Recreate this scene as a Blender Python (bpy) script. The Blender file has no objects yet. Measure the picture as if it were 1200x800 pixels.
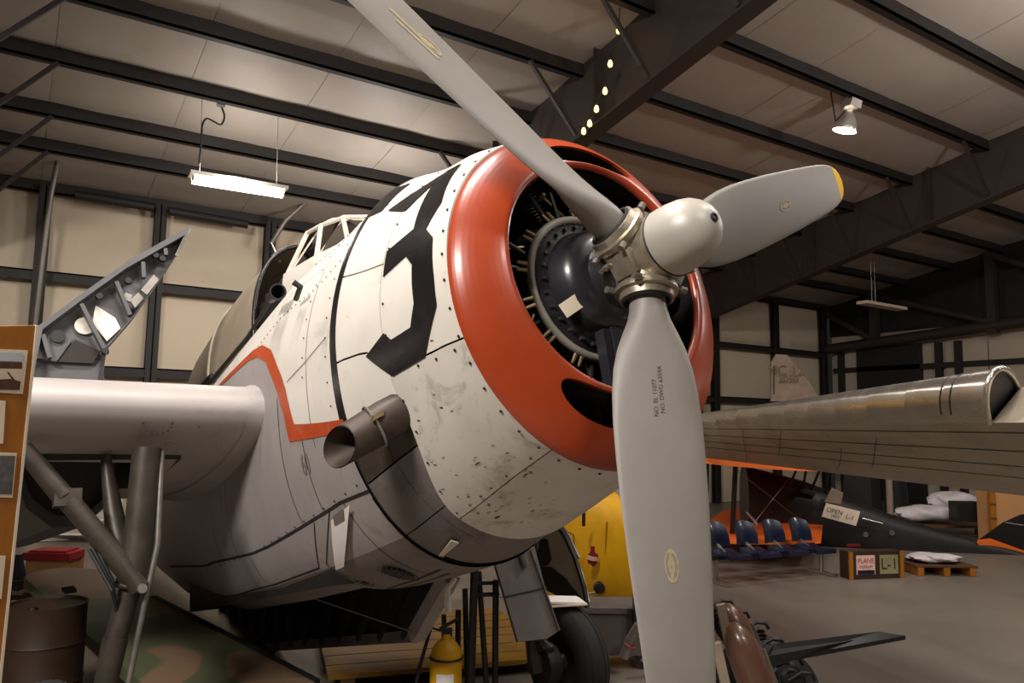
import bpy, math, random
import numpy as np
from mathutils import Vector, Matrix
random.seed(7)
SC = bpy.context.scene
COL = SC.collection
PI = math.pi

# ------------------------------------------------------------------ camera
FPX = 900.0                                   # focal length in pixels of the 1200x800 frame
EYE = np.array([0.0, 0.0, 2.31])
CM = np.array([[0.8386139704, -0.5444565567, 0.0171366977],     # right
               [-0.0725382869, -0.0804393767, 0.9941165443],    # up
               [0.5398748054, 0.8349230890, 0.1069515310]])     # forward
cam = bpy.data.cameras.new('camera')
cam.sensor_width = 36.0
cam.lens = FPX / 1200.0 * 36.0
cam.clip_end = 200
cam_o = bpy.data.objects.new('camera', cam)
COL.objects.link(cam_o)
m3 = np.stack([CM[0], CM[1], -CM[2]], 1)
mw = Matrix.Identity(4)
for i in range(3):
    for j in range(3):
        mw[i][j] = m3[i, j]
    mw[i][3] = EYE[i]
cam_o.matrix_world = mw
SC.camera = cam_o

# ------------------------------------------------------------------ world, exposure, unseen lights of the hall
SC.view_settings.view_transform = 'Standard'
SC.view_settings.look = 'None'
SC.view_settings.gamma = 1.0
SC.view_settings.use_curve_mapping = False
SC.view_settings.exposure = 0.0
world = bpy.data.worlds.new('hall_air')
SC.world = world
world.use_nodes = True
world.node_tree.nodes['Background'].inputs[0].default_value = (1.0, 0.9, 0.82, 1)
world.node_tree.nodes['Background'].inputs[1].default_value = 0.012


def area(name, loc, size, power, col=(1, 0.86, 0.72), aim=None):
    l = bpy.data.lights.new(name, 'AREA')
    l.shape = 'RECTANGLE'
    l.size, l.size_y = size
    l.energy = power
    l.color = col
    o = bpy.data.objects.new(name, l)
    COL.objects.link(o)
    o.location = loc
    if aim is not None:
        d = Vector(aim) - Vector(loc)
        o.rotation_euler = d.to_track_quat('-Z', 'Y').to_euler()
    return o


def point(name, loc, power, rad=0.15, col=(1, 0.85, 0.7)):
    l = bpy.data.lights.new(name, 'POINT')
    l.energy = power
    l.shadow_soft_size = rad
    l.color = col
    o = bpy.data.objects.new(name, l)
    COL.objects.link(o)
    o.location = loc
    return o


WARM = (1.0, 0.945, 0.90)
# unseen lights: area lights placed as key and front fill, points added as fill
area('hall_area_light', (0.6, 4.0, 8.2), (2.4, 0.6), 420, WARM)
area('hall_area_light', (-4.2, 0.6, 6.9), (2.0, 0.7), 700, WARM, (1.8, 4.6, 2.8))
area('hall_area_light', (2.6, -3.6, 8.0), (2.4, 0.6), 300, WARM)  # front fill put in for the cowl side
area('hall_area_light', (8.8, 3.0, 8.6), (2.4, 0.6), 260, WARM)
point('hall_fill_light', (4.9, 1.0, 7.6), 300, 0.25, WARM)
point('hall_fill_light', (12.5, 2.5, 7.0), 430, 0.25, WARM)
point('hall_fill_light', (20.0, 1.0, 7.4), 330, 0.25, WARM)  # added to brighten the roof past the far rafter
point('hall_fill_light', (-1.9, 8.5, 7.0), 110, 0.25, WARM)
point('hall_fill_light', (5.6, 12.8, 5.8), 150, 0.25, WARM)  # added fill near the back wall, inside the view but behind the cowl


# ------------------------------------------------------------------ materials
def lin(c):
    return tuple(((v / 255.0) / 12.92 if v <= 10 else (((v / 255.0) + 0.055) / 1.055) ** 2.4) for v in c)


def pm(name, rgb, rough=0.6, metal=0.0, var=0.18, scale=6.0, bump=0.0, dirt=None, dirt_amt=0.0, dirt_scale=3.0,
       spec=0.5, stretch=None, coat=0.0):
    m = bpy.data.materials.new(name)
    m.use_nodes = True
    nt = m.node_tree
    N, L = nt.nodes, nt.links
    b = N['Principled BSDF']
    b.inputs['Roughness'].default_value = rough
    b.inputs['Metallic'].default_value = metal
    b.inputs['Specular IOR Level'].default_value = spec
    if coat:
        b.inputs['Coat Weight'].default_value = coat
        b.inputs['Coat Roughness'].default_value = 0.12
    c = lin(rgb)
    tc = N.new('ShaderNodeTexCoord')
    src = tc.outputs['Object']
    if stretch:
        mp = N.new('ShaderNodeMapping')
        mp.inputs['Scale'].default_value = stretch
        L.new(src, mp.inputs[0])
        src = mp.outputs[0]
    n = N.new('ShaderNodeTexNoise')
    n.inputs['Scale'].default_value = scale
    n.inputs['Detail'].default_value = 6
    n.inputs['Roughness'].default_value = 0.6
    L.new(src, n.inputs['Vector'])
    r = N.new('ShaderNodeValToRGB')
    r.color_ramp.elements[0].position = 0.3
    r.color_ramp.elements[1].position = 0.72
    r.color_ramp.elements[0].color = (*[v * (1 - var) for v in c], 1)
    r.color_ramp.elements[1].color = (*[min(1, v * (1 + var * 0.7)) for v in c], 1)
    L.new(n.outputs['Fac'], r.inputs[0])
    out = r.outputs[0]
    if dirt is not None:
        n2 = N.new('ShaderNodeTexNoise')
        n2.inputs['Scale'].default_value = dirt_scale
        n2.inputs['Detail'].default_value = 9
        n2.inputs['Roughness'].default_value = 0.72
        n2.inputs['Distortion'].default_value = 0.6
        L.new(src, n2.inputs['Vector'])
        r2 = N.new('ShaderNodeValToRGB')
        r2.color_ramp.elements[0].position = 0.56
        r2.color_ramp.elements[1].position = 0.78
        r2.color_ramp.elements[0].color = (0, 0, 0, 1)
        r2.color_ramp.elements[1].color = (dirt_amt, dirt_amt, dirt_amt, 1)
        L.new(n2.outputs['Fac'], r2.inputs[0])
        mx = N.new('ShaderNodeMix')
        mx.data_type = 'RGBA'
        L.new(r2.outputs[0], mx.inputs['Factor'])
        L.new(out, mx.inputs['A'])
        mx.inputs['B'].default_value = (*lin(dirt), 1)
        out = mx.outputs['Result']
    L.new(out, b.inputs['Base Color'])
    mr = N.new('ShaderNodeMapRange')
    mr.inputs['To Min'].default_value = max(0.02, rough - 0.08)
    mr.inputs['To Max'].default_value = min(1, rough + 0.1)
    L.new(n.outputs['Fac'], mr.inputs[0])
    L.new(mr.outputs[0], b.inputs['Roughness'])
    if bump:
        bp = N.new('ShaderNodeBump')
        bp.inputs['Strength'].default_value = bump
        bp.inputs['Distance'].default_value = 0.02
        L.new(n.outputs['Fac'], bp.inputs['Height'])
        L.new(bp.outputs[0], b.inputs['Normal'])
    return m


def emis(name, rgb, strength):
    m = bpy.data.materials.new(name)
    m.use_nodes = True
    b = m.node_tree.nodes['Principled BSDF']
    b.inputs['Base Color'].default_value = (*lin(rgb), 1)
    b.inputs['Emission Color'].default_value = (*lin(rgb), 1)
    b.inputs['Emission Strength'].default_value = strength
    return m


def glass(name, rgb, rough=0.05, alpha=0.3):
    m = bpy.data.materials.new(name)
    m.use_nodes = True
    nt = m.node_tree
    N, L = nt.nodes, nt.links
    N.remove(N['Principled BSDF'])
    t = N.new('ShaderNodeBsdfTransparent')
    t.inputs[0].default_value = (*lin(rgb), 1)
    g = N.new('ShaderNodeBsdfGlossy')
    g.inputs['Roughness'].default_value = rough
    mx = N.new('ShaderNodeMixShader')
    fr = N.new('ShaderNodeFresnel')
    fr.inputs[0].default_value = 1.5
    L.new(fr.outputs[0], mx.inputs[0])
    L.new(t.outputs[0], mx.inputs[1])
    L.new(g.outputs[0], mx.inputs[2])
    L.new(mx.outputs[0], N['Material Output'].inputs[0])
    return m


def camo_mat():
    m = pm('camouflage_paint', (74, 68, 50), 0.75)
    nt = m.node_tree
    N, L = nt.nodes, nt.links
    b = N['Principled BSDF']
    tc = N.new('ShaderNodeTexCoord')
    n = N.new('ShaderNodeTexNoise')
    n.inputs['Scale'].default_value = 1.1
    n.inputs['Detail'].default_value = 1.5
    n.inputs['Distortion'].default_value = 0.8
    L.new(tc.outputs['Object'], n.inputs['Vector'])
    r = N.new('ShaderNodeValToRGB')
    r.color_ramp.interpolation = 'LINEAR'
    e = r.color_ramp.elements
    e[0].position, e[0].color = 0.46, (*lin((82, 88, 60)), 1)
    e[1].position, e[1].color = 0.5, (*lin((124, 98, 74)), 1)
    L.new(n.outputs['Fac'], r.inputs[0])
    L.new(r.outputs[0], b.inputs['Base Color'])
    return m


MT = {}
MT['white'] = pm('white_paint', (226, 218, 206), 0.42, var=0.06, scale=3, dirt=(120, 108, 96), dirt_amt=0.55, dirt_scale=2.6)
MT['white_worn'] = pm('worn_white_paint', (214, 206, 194), 0.5, var=0.08, scale=4, dirt=(70, 60, 50), dirt_amt=0.85, dirt_scale=4.2)
MT['red'] = pm('red_paint', (164, 62, 28), 0.3, var=0.12, scale=2.0, dirt=(120, 44, 22), dirt_amt=0.5, dirt_scale=3, coat=0.12)
MT['stripe'] = pm('red_stripe_paint', (186, 74, 30), 0.5, var=0.15, scale=9, dirt=(190, 150, 130), dirt_amt=0.5, dirt_scale=12)
MT['black_paint'] = pm('black_paint', (27, 25, 25), 0.28, var=0.2, scale=5, dirt=(60, 55, 52), dirt_amt=0.4, dirt_scale=6)
MT['grey'] = pm('grey_paint', (158, 150, 146), 0.55, var=0.1, scale=3, dirt=(92, 84, 78), dirt_amt=0.75, dirt_scale=3, stretch=(1.5, 1.5, 0.6))
MT['belly'] = pm('weathered_grey_paint', (120, 110, 104), 0.6, var=0.15, scale=3, dirt=(60, 52, 46), dirt_amt=0.85, dirt_scale=3.5)
MT['soot'] = pm('sooty_grey_metal', (112, 104, 100), 0.55, var=0.25, scale=5, dirt=(40, 34, 30), dirt_amt=0.8, dirt_scale=4)
MT['wing'] = pm('wing_grey_paint', (176, 168, 163), 0.5, var=0.06, scale=2, dirt=(110, 102, 98), dirt_amt=0.5, dirt_scale=1.6)
MT['blade'] = pm('blade_grey_paint', (132, 125, 117), 0.5, var=0.07, scale=5, dirt=(120, 112, 102), dirt_amt=0.5, dirt_scale=7)
MT['tip_yellow'] = pm('tip_yellow_paint', (238, 184, 10), 0.7, var=0.05, spec=0.2)
MT['fin_ink'] = pm('faded_fin_lettering', (116, 100, 84), 0.7)
MT['yellow'] = pm('yellow_paint', (228, 168, 8), 0.5, var=0.1, scale=4)
MT['dome'] = pm('silver_dome_paint', (176, 170, 158), 0.42, metal=0.12, var=0.05, scale=6)
MT['hub'] = pm('cast_hub_metal', (176, 166, 146), 0.38, metal=0.75, var=0.25, scale=14, bump=0.2, dirt=(70, 58, 44), dirt_amt=0.7, dirt_scale=9)
MT['dark'] = pm('dark_shadow_metal', (26, 24, 24), 0.6, var=0.3, scale=12)
MT['cyl'] = pm('black_cylinder_metal', (38, 36, 36), 0.45, metal=0.4, var=0.3, scale=15)
MT['case'] = pm('gearcase_dark_paint', (42, 42, 46), 0.3, var=0.12, scale=6, coat=0.3)
MT['ring'] = pm('manifold_grey_paint', (156, 150, 134), 0.5, var=0.15, scale=12)
MT['brass'] = pm('brass_fitting', (160, 140, 104), 0.35, metal=0.8, var=0.2, scale=20)
MT['steel'] = pm('dull_steel', (150, 144, 136), 0.38, metal=0.8, var=0.2, scale=10)
MT['exhaust'] = pm('burnt_exhaust_metal', (82, 70, 62), 0.5, metal=0.45, var=0.3, scale=9, dirt=(42, 34, 30), dirt_amt=0.7, dirt_scale=7)
MT['screw'] = pm('dark_fastener', (58, 50, 44), 0.5, metal=0.4)
MT['seam'] = pm('dark_panel_gap', (44, 38, 34), 0.8)
MT['paper'] = pm('cream_paper', (222, 206, 182), 0.8, var=0.05)
MT['white_tag'] = pm('white_tape', (240, 232, 226), 0.7, var=0.06, scale=14)
MT['frame'] = pm('canopy_cream_frame', (204, 194, 174), 0.5, var=0.12, scale=9)
MT['canopy'] = pm('frosted_canopy_cover', (168, 152, 130), 0.45, var=0.14, scale=5)
MT['glass'] = glass('windshield_glass', (196, 190, 176), 0.04)
MT['rib'] = pm('folded_wing_grey_metal', (84, 82, 82), 0.5, var=0.2, scale=7, dirt=(60, 56, 54), dirt_amt=0.6)
MT['bright'] = pm('bright_bare_metal', (232, 222, 206), 0.4, metal=0.2, var=0.35, scale=10)
MT['gear'] = pm('oily_gear_metal', (68, 60, 51), 0.45, metal=0.35, var=0.3, scale=8, dirt=(50, 42, 34), dirt_amt=0.8, dirt_scale=6)
MT['rubber'] = pm('black_rubber', (34, 32, 31), 0.75, var=0.2, scale=9)
MT['door_grey'] = pm('gear_door_grey', (104, 96, 92), 0.6, var=0.15, scale=5)
MT['wellgreen'] = pm('dull_green_primer', (64, 66, 56), 0.7, var=0.25, scale=5)
MT['aluminium'] = pm('polished_aluminium', (214, 206, 194), 0.24, metal=0.9, var=0.12, scale=4, dirt=(140, 130, 116), dirt_amt=0.6, dirt_scale=3.5)
MT['underwing'] = pm('aged_underwing_metal', (172, 158, 138), 0.5, metal=0.1, var=0.14, scale=2, dirt=(92, 80, 68), dirt_amt=0.6, dirt_scale=1.6)
MT['orange'] = pm('orange_fabric', (226, 104, 24), 0.6, var=0.08, scale=5)
MT['blackfab'] = pm('black_doped_fabric', (30, 27, 27), 0.42, var=0.2, scale=3)
MT['navy'] = pm('navy_vinyl', (10, 21, 46), 0.35, var=0.15, scale=8, coat=0.3)
MT['chrome'] = pm('chrome_metal', (180, 176, 170), 0.25, metal=0.9, var=0.1)
MT['wood'] = pm('varnished_plywood', (158, 96, 22), 0.55, var=0.2, scale=3, stretch=(8, 8, 1))
MT['wood_dark'] = pm('dark_wood', (88, 58, 30), 0.6, var=0.25, scale=4, stretch=(8, 1, 8))
MT['card'] = pm('brown_cardboard', (190, 138, 88), 0.85, var=0.08, scale=4)
MT['drum'] = pm('rusty_drum_paint', (54, 33, 16), 0.6, var=0.3, scale=4)
MT['camo'] = camo_mat()
MT['redcloth'] = pm('red_cloth', (170, 44, 44), 0.85)
MT['whitecloth'] = pm('white_plastic_sheet', (206, 196, 196), 0.6, var=0.12, scale=5, bump=0.3)
MT['blackplastic'] = pm('black_plastic', (24, 23, 25), 0.5)
MT['purlin'] = pm('dark_brown_steel', (33, 27, 24), 0.6, var=0.15, scale=3)
MT['rafter'] = pm('rafter_brown_steel', (48, 39, 34), 0.6, var=0.12, scale=2)
MT['vinyl'] = pm('insulation_vinyl', (172, 161, 150), 0.55, var=0.05, scale=1.5, bump=0.25, dirt=(148, 137, 126), dirt_amt=0.5, dirt_scale=1.3)
MT['wallvinyl'] = pm('wall_insulation_vinyl', (214, 196, 170), 0.7, var=0.05, scale=1.2, bump=0.2)
MT['doorwall'] = pm('hangar_door_panel', (188, 172, 152), 0.7, var=0.06, scale=1.0)
MT['floor'] = pm('sealed_concrete', (118, 108, 98), 0.38, var=0.12, scale=0.8, dirt=(110, 98, 88), dirt_amt=0.6, dirt_scale=0.5)
MT['floorline'] = pm('pale_floor_line', (186, 174, 160), 0.5, var=0.15)
MT['pipe'] = pm('galvanised_pipe', (140, 132, 122), 0.45, metal=0.5, var=0.15)
MT['tube_on'] = emis('lit_tube', (255, 244, 224), 9.0)
MT['lamp_on'] = emis('lit_lamp', (255, 246, 232), 30.0)
MT['bulb_on'] = emis('lit_bulb', (255, 190, 96), 7.0)
MT['lens'] = pm('pale_lamp_lens', (220, 196, 170), 0.4)
MT['reflector'] = pm('spun_reflector', (206, 198, 186), 0.3, metal=0.6, var=0.08)
MT['badge_red'] = pm('badge_red', (132, 22, 26), 0.5)
MT['badge_pink'] = pm('badge_white', (222, 176, 162), 0.5)
MT['logo'] = pm('worn_logo_print', (164, 150, 116), 0.55, var=0.25, scale=60)
MT['ink'] = pm('stencil_ink', (84, 70, 58), 0.7, var=0.3, scale=40)
MT['tape_dark'] = pm('dark_ink', (40, 32, 28), 0.6)
MT['photo_sky'] = pm('photo_sky_tone', (188, 196, 200), 0.4)
MT['photo_sand'] = pm('photo_sand_tone', (206, 190, 164), 0.4)
MT['photo_brown'] = pm('photo_brown_tone', (84, 54, 42), 0.4, var=0.4, scale=40)
MT['photo_grey'] = pm('photo_grey_tone', (96, 92, 92), 0.4, var=0.5, scale=30)
MT['engine_brown'] = pm('brown_engine_paint', (96, 66, 50), 0.32, var=0.15, scale=6, coat=0.3)
MT['signdark'] = pm('sign_dark_face', (52, 34, 20), 0.5)
MT['signgreen'] = pm('sign_olive_face', (136, 130, 92), 0.6)
MT['fincream'] = pm('dull_cream_fin', (150, 132, 112), 0.7)
MT['yellow_deep'] = pm('worn_yellow_plank', (138, 98, 12), 0.55, var=0.2, scale=3)
MT['redtape'] = pm('red_tape', (150, 30, 26), 0.5)


# ------------------------------------------------------------------ mesh helpers
def at(x, y, X=None, Y=None, Z=None, D=None):
    """a real point of the hall on the sight line through a pixel, at a given distance or plane"""
    d = CM.T @ np.array([(x - 600) / FPX, -(y - 400) / FPX, 1.0])
    if X is not None:
        t = (X - EYE[0]) / d[0]
    elif Y is not None:
        t = (Y - EYE[1]) / d[1]
    elif Z is not None:
        t = (Z - EYE[2]) / d[2]
    else:
        t = D
    return EYE + t * d


def unit(v):
    v = np.array(v, float)
    n = np.linalg.norm(v)
    return v / n if n > 1e-12 else v


def basis(ax, ref=None):
    ax = unit(ax)
    if ref is None:
        ref = np.array([0, 0, 1.0]) if abs(ax[2]) < 0.9 else np.array([1.0, 0, 0])
    u = unit(np.cross(ref, ax))
    v = np.cross(ax, u)
    return ax, u, v


class MB:
    def __init__(self):
        self.v, self.f, self.m = [], [], []
        self.mi = 0

    def add(self, verts, faces):
        b = len(self.v)
        self.v += [tuple(map(float, p)) for p in verts]
        for f in faces:
            self.f.append(tuple(i + b for i in f))
            self.m.append(self.mi)
        return self

    def hexa(self, p):
        return self.add(p, [(0, 3, 2, 1), (4, 5, 6, 7), (0, 1, 5, 4), (1, 2, 6, 5), (2, 3, 7, 6), (3, 0, 4, 7)])

    def box(self, lo, hi):
        (a, b, c), (d, e, f) = lo, hi
        return self.hexa([(a, b, c), (d, b, c), (d, e, c), (a, e, c), (a, b, f), (d, b, f), (d, e, f), (a, e, f)])

    def obox(self, c, ax, ay, az, hx, hy, hz):
        c = np.array(c, float)
        ax, ay, az = unit(ax) * hx, unit(ay) * hy, unit(az) * hz
        P = [c + i * ax + j * ay + k * az for k in (-1, 1) for i, j in ((-1, -1), (1, -1), (1, 1), (-1, 1))]
        return self.hexa(P)

    def beam(self, a, b, w, h, up=(0, 0, 1)):
        a, b = np.array(a, float), np.array(b, float)
        d, s, t = basis(b - a, np.array(up, float))
        return self.obox((a + b) / 2, d, s, t, np.linalg.norm(b - a) / 2, w / 2, h / 2)

    def rings(self, rs, close=True, cap0=False, cap1=False, wrap=True):
        n = len(rs[0])
        V = [p for r in rs for p in r]
        F = []
        for i in range(len(rs) - 1):
            for j in range(n if wrap else n - 1):
                k = (j + 1) % n
                F.append((i * n + j, i * n + k, (i + 1) * n + k, (i + 1) * n + j))
        if cap0:
            F.append(tuple(range(n - 1, -1, -1)))
        if cap1:
            F.append(tuple((len(rs) - 1) * n + j for j in range(n)))
        return self.add(V, F)

    def tube(self, pts, r, n=10, cap=True):
        pts = [np.array(p, float) for p in pts]
        if not hasattr(r, '__len__'):
            r = [r] * len(pts)
        rs = []
        ref = None
        for i, p in enumerate(pts):
            d = pts[min(i + 1, len(pts) - 1)] - pts[max(i - 1, 0)]
            ax, u, v = basis(d, ref)
            ref = v if abs(np.dot(v, ax)) < 0.9 else None
            rs.append([p + r[i] * (math.cos(2 * PI * k / n) * u + math.sin(2 * PI * k / n) * v) for k in range(n)])
        return self.rings(rs, cap0=cap, cap1=cap)

    def lathe(self, o, ax, prof, n=32, cap0=False, cap1=False, ref=None):
        o = np.array(o, float)
        ax, u, v = basis(ax, ref)
        rs = [[o + x * ax + r * (math.cos(2 * PI * k / n) * u + math.sin(2 * PI * k / n) * v) for k in range(n)] for x, r in prof]
        return self.rings(rs, cap0=cap0, cap1=cap1)

    def torus(self, o, ax, R, r, n=48, k=8, a0=0, a1=2 * PI, ref=None):
        ax, u, v = basis(ax, ref)
        o = np.array(o, float)
        full = abs(a1 - a0 - 2 * PI) < 1e-6
        cnt = n if full else n + 1
        rs = []
        for i in range(cnt + (1 if full else 0)):
            a = a0 + (a1 - a0) * i / n
            e = math.cos(a) * u + math.sin(a) * v
            rs.append([o + (R + r * math.cos(2 * PI * j / k)) * e + r * math.sin(2 * PI * j / k) * ax for j in range(k)])
        return self.rings(rs, cap0=not full, cap1=not full)

    def plate(self, poly, n, th):
        """a flat polygon given thickness along n"""
        n = unit(n) * th
        k = len(poly)
        P = [np.array(p, float) for p in poly]
        V = [p - n / 2 for p in P] + [p + n / 2 for p in P]
        F = [tuple(range(k - 1, -1, -1)), tuple(range(k, 2 * k))]
        F += [(i, (i + 1) % k, k + (i + 1) % k, k + i) for i in range(k)]
        return self.add(V, F)

    def grid(self, G):
        """G: rows of points -> single sided sheet"""
        return self.rings(G, wrap=False)

    def shell(self, G, n_fn, th):
        """a sheet with thickness: G rows, n_fn gives the inner copy"""
        H = [[n_fn(p) for p in row] for row in G]
        R, C_ = len(G), len(G[0])
        V = [p for row in G for p in row] + [p for row in H for p in row]
        o = R * C_
        F = []
        for i in range(R - 1):
            for j in range(C_ - 1):
                a, b, c, d = i * C_ + j, i * C_ + j + 1, (i + 1) * C_ + j + 1, (i + 1) * C_ + j
                F.append((a, b, c, d))
                F.append((o + d, o + c, o + b, o + a))
        for j in range(C_ - 1):
            F.append((j, o + j, o + j + 1, j + 1))
            k = (R - 1) * C_ + j
            F.append((k, k + 1, o + k + 1, o + k))
        for i in range(R - 1):
            a, b = i * C_, (i + 1) * C_
            F.append((a, b, o + b, o + a))
            a, b = a + C_ - 1, b + C_ - 1
            F.append((a, o + a, o + b, b))
        return self.add(V, F)

    def build(self, name, mats, parent=None, smooth=None, base=None):
        if not isinstance(mats, (list, tuple)):
            mats = [mats]
        if parent is not None:
            off = np.array(parent['_o'])
        else:
            A = np.array(self.v)
            off = np.array([(A[:, 0].min() + A[:, 0].max()) / 2, (A[:, 1].min() + A[:, 1].max()) / 2, A[:, 2].min()]) if base is None else np.array(base, float)
        me = bpy.data.meshes.new(name)
        me.from_pydata([tuple(np.array(p) - off) for p in self.v], [], self.f)
        for mt in mats:
            me.materials.append(mt if not isinstance(mt, str) else MT[mt])
        me.polygons.foreach_set('material_index', self.m)
        me.update()
        import bmesh
        bm = bmesh.new()
        bm.from_mesh(me)
        bmesh.ops.recalc_face_normals(bm, faces=bm.faces)
        if smooth:
            for f in bm.faces:
                f.smooth = True
            lim = math.radians(smooth)
            for e in bm.edges:
                if len(e.link_faces) == 2 and e.calc_face_angle(0) > lim:
                    e.smooth = False
        bm.to_mesh(me)
        bm.free()
        o = bpy.data.objects.new(name, me)
        COL.objects.link(o)
        if parent is not None:
            o.parent = parent
        else:
            o.location = off
        o['_o'] = [float(q) for q in off]
        return o


def thing(name, label, cat, base, group=None):
    o = bpy.data.objects.new(name, None)
    o.empty_display_size = 0.1
    COL.objects.link(o)
    o.location = base
    o['_o'] = [float(q) for q in base]
    return tag(o, label, cat, group)


def tag(o, label, cat, group=None):
    o['label'] = label
    o['category'] = cat
    if group:
        o['group'] = group
    return o


def struct(o):
    o['kind'] = 'structure'
    return o


def stuff(o):
    o['kind'] = 'stuff'
    return o


def text_mesh(txt, size):
    cu = bpy.data.curves.new('lettering', 'FONT')
    cu.body = txt
    cu.size = size
    cu.align_x = 'CENTER'
    cu.align_y = 'CENTER'
    cu.extrude = 0.0
    ob = bpy.data.objects.new('lettering', cu)
    COL.objects.link(ob)
    dg = bpy.context.evaluated_depsgraph_get()
    me = bpy.data.meshes.new_from_object(ob.evaluated_get(dg))
    V = [tuple(v.co) for v in me.vertices]
    F = [tuple(p.vertices) for p in me.polygons]
    bpy.data.objects.remove(ob)
    bpy.data.curves.remove(cu)
    bpy.data.meshes.remove(me)
    return V, F


# ================================================================== SETTING
YW = 16.8                       # back wall
SL = 0.194                      # roof pitch
XG = 24.0                       # right end wall
XL = -9.0


def roofz(y):
    return 6.80 + SL * (YW - y)


fl = MB().box((XL, -9, -0.2), (34, YW, 0)).build('floor', 'floor')
struct(fl)
MB().add([(6, 11.0, .004), (21, 8.6, .004), (21, 8.72, .004), (6, 11.12, .004)], [(0, 1, 2, 3)]).build('floor_line', 'floorline', fl)

ce = MB().add([(XL, -9, roofz(-9) + .45), (34, -9, roofz(-9) + .45), (34, YW, roofz(YW) + .45), (XL, YW, roofz(YW) + .45),
               (XL, -9, roofz(-9) + .6), (34, -9, roofz(-9) + .6), (34, YW, roofz(YW) + .6), (XL, YW, roofz(YW) + .6)],
              [(0, 1, 2, 3), (4, 7, 6, 5), (0, 4, 5, 1), (1, 5, 6, 2), (2, 6, 7, 3), (3, 7, 4, 0)]).build('ceiling', 'vinyl')
struct(ce)
PY = [16.72, 15.1, 13.92, 12.42, 10.94, 9.45, 7.78, 6.15, 4.6, 3.0, 1.4, -0.2, -1.8]
# purlins: Z sections
for i, y in enumerate(PY):
    zt = roofz(y)
    for k, (x0, x1) in enumerate(((XL, 7.4), (7.4, 17.0), (17.0, 26.5))):
        b = MB()
        h = 0.30
        b.box((x0, y - 0.02, zt - h), (x1, y + 0.02, zt + 0.02))
        b.box((x0, y - 0.02, zt - h), (x1, y + 0.13, zt - h + 0.025))
        b.box((x0, y - 0.13, zt), (x1, y + 0.02, zt + 0.025))
        b.build('purlin', 'purlin', ce)
# insulation blanket sagging between the purlins, one blanket strip per 1.45 m
for i in range(len(PY) - 1):
    y1, y0 = PY[i], PY[i + 1]
    x = XL
    rowoff = 0.0
    while x < 24.3:
        w = 1.83
        G = []
        for a in range(7):
            t = a / 6
            y = y0 + (y1 - y0) * t
            row = []
            for c in range(6):
                s = c / 5
                sag = 0.10 * (1 - (2 * t - 1) ** 2) * (0.75 + 0.25 * (1 - (2 * s - 1) ** 2)) + 0.012 * math.sin(9 * s + i * 2 + x)
                edge = 0.025 if c in (0, 5) else 0
                row.append((x + 0.003 + (w - 0.006) * s, y, roofz(y) - 0.085 - sag * .4 + edge * .25))
            G.append(row)
        MB().grid(G).build('insulation_panel', 'vinyl', ce, smooth=60)
        x += w
# rafters
for X, nm in ((-0.85, 0), (7.4, 1), (17.0, 2)):
    b = MB()
    ya, yb = -6.0, YW
    da, db = (1.30, 1.35) if nm == 1 else (1.05, 1.50)
    za, zb = roofz(ya) - .02, roofz(yb) - .02
    if nm == 0:
        X = -0.85
    def rbeam(x0, x1, oa, ob, ta, tb):
        P = [(x0, ya, za - oa - ta), (x1, ya, za - oa - ta), (x1, yb, zb - ob - tb), (x0, yb, zb - ob - tb),
             (x0, ya, za - oa), (x1, ya, za - oa), (x1, yb, zb - ob), (x0, yb, zb - ob)]
        b.hexa(P)
    rbeam(X - .012, X + .012, 0, 0, da, db)
    rbeam(X - .16, X + .16, 0, 0, .025, .025)
    rbeam(X - .16, X + .16, da, db, .03, .03)
    # stiffeners
    for ys in (12.0, 9.0, 6.0, 3.0, 0.0):
        t = (ys - ya) / (yb - ya)
        dd = da + (db - da) * t
        b.box((X - .15, ys - .008, roofz(ys) - dd), (X + .15, ys + .008, roofz(ys) - .03))
    # column under the eave
    rc = b
    rc.box((X - .16, YW - .75, 0), (X + .16, YW - .72, zb - db + .1))
    rc.box((X - .16, YW - .05, 0), (X + .16, YW - .02, zb - db + .1))
    rc.box((X - .012, YW - .72, 0), (X + .012, YW - .05, zb - db + .1))
    b.build('rafter', 'rafter', ce)
    for y in PY[1:11]:
        t = (y - ya) / (yb - ya)
        dd = da + (db - da) * t
        for sgn in (-1, 1):
            z1 = roofz(y) - .3
            MB().beam((X + sgn * 1.05, y, z1), (X + sgn * .14, y, roofz(y) - dd + .04), .06, .06).build('flange_brace', 'rafter', ce)


def roofpt(x, y, drop=0.03):
    d = CM.T @ np.array([(x - 600) / FPX, -(y - 400) / FPX, 1.0])
    t = (6.8 - drop + SL * YW - EYE[2]) / (d[2] + SL * d[1])
    return EYE + t * d


for (a, c) in (((800, 16), (1200, 62)), ((1075, -20), (1150, 157)), ((800, 72), (863, 128)), ((690, 143), (893, 161)), ((893, 161), (950, 235)),
               ((1000, 170), (1120, 178))):
    MB().tube([roofpt(*a), roofpt(*c)], 0.012, 6).build('tie_rod', 'purlin', ce)

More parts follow.
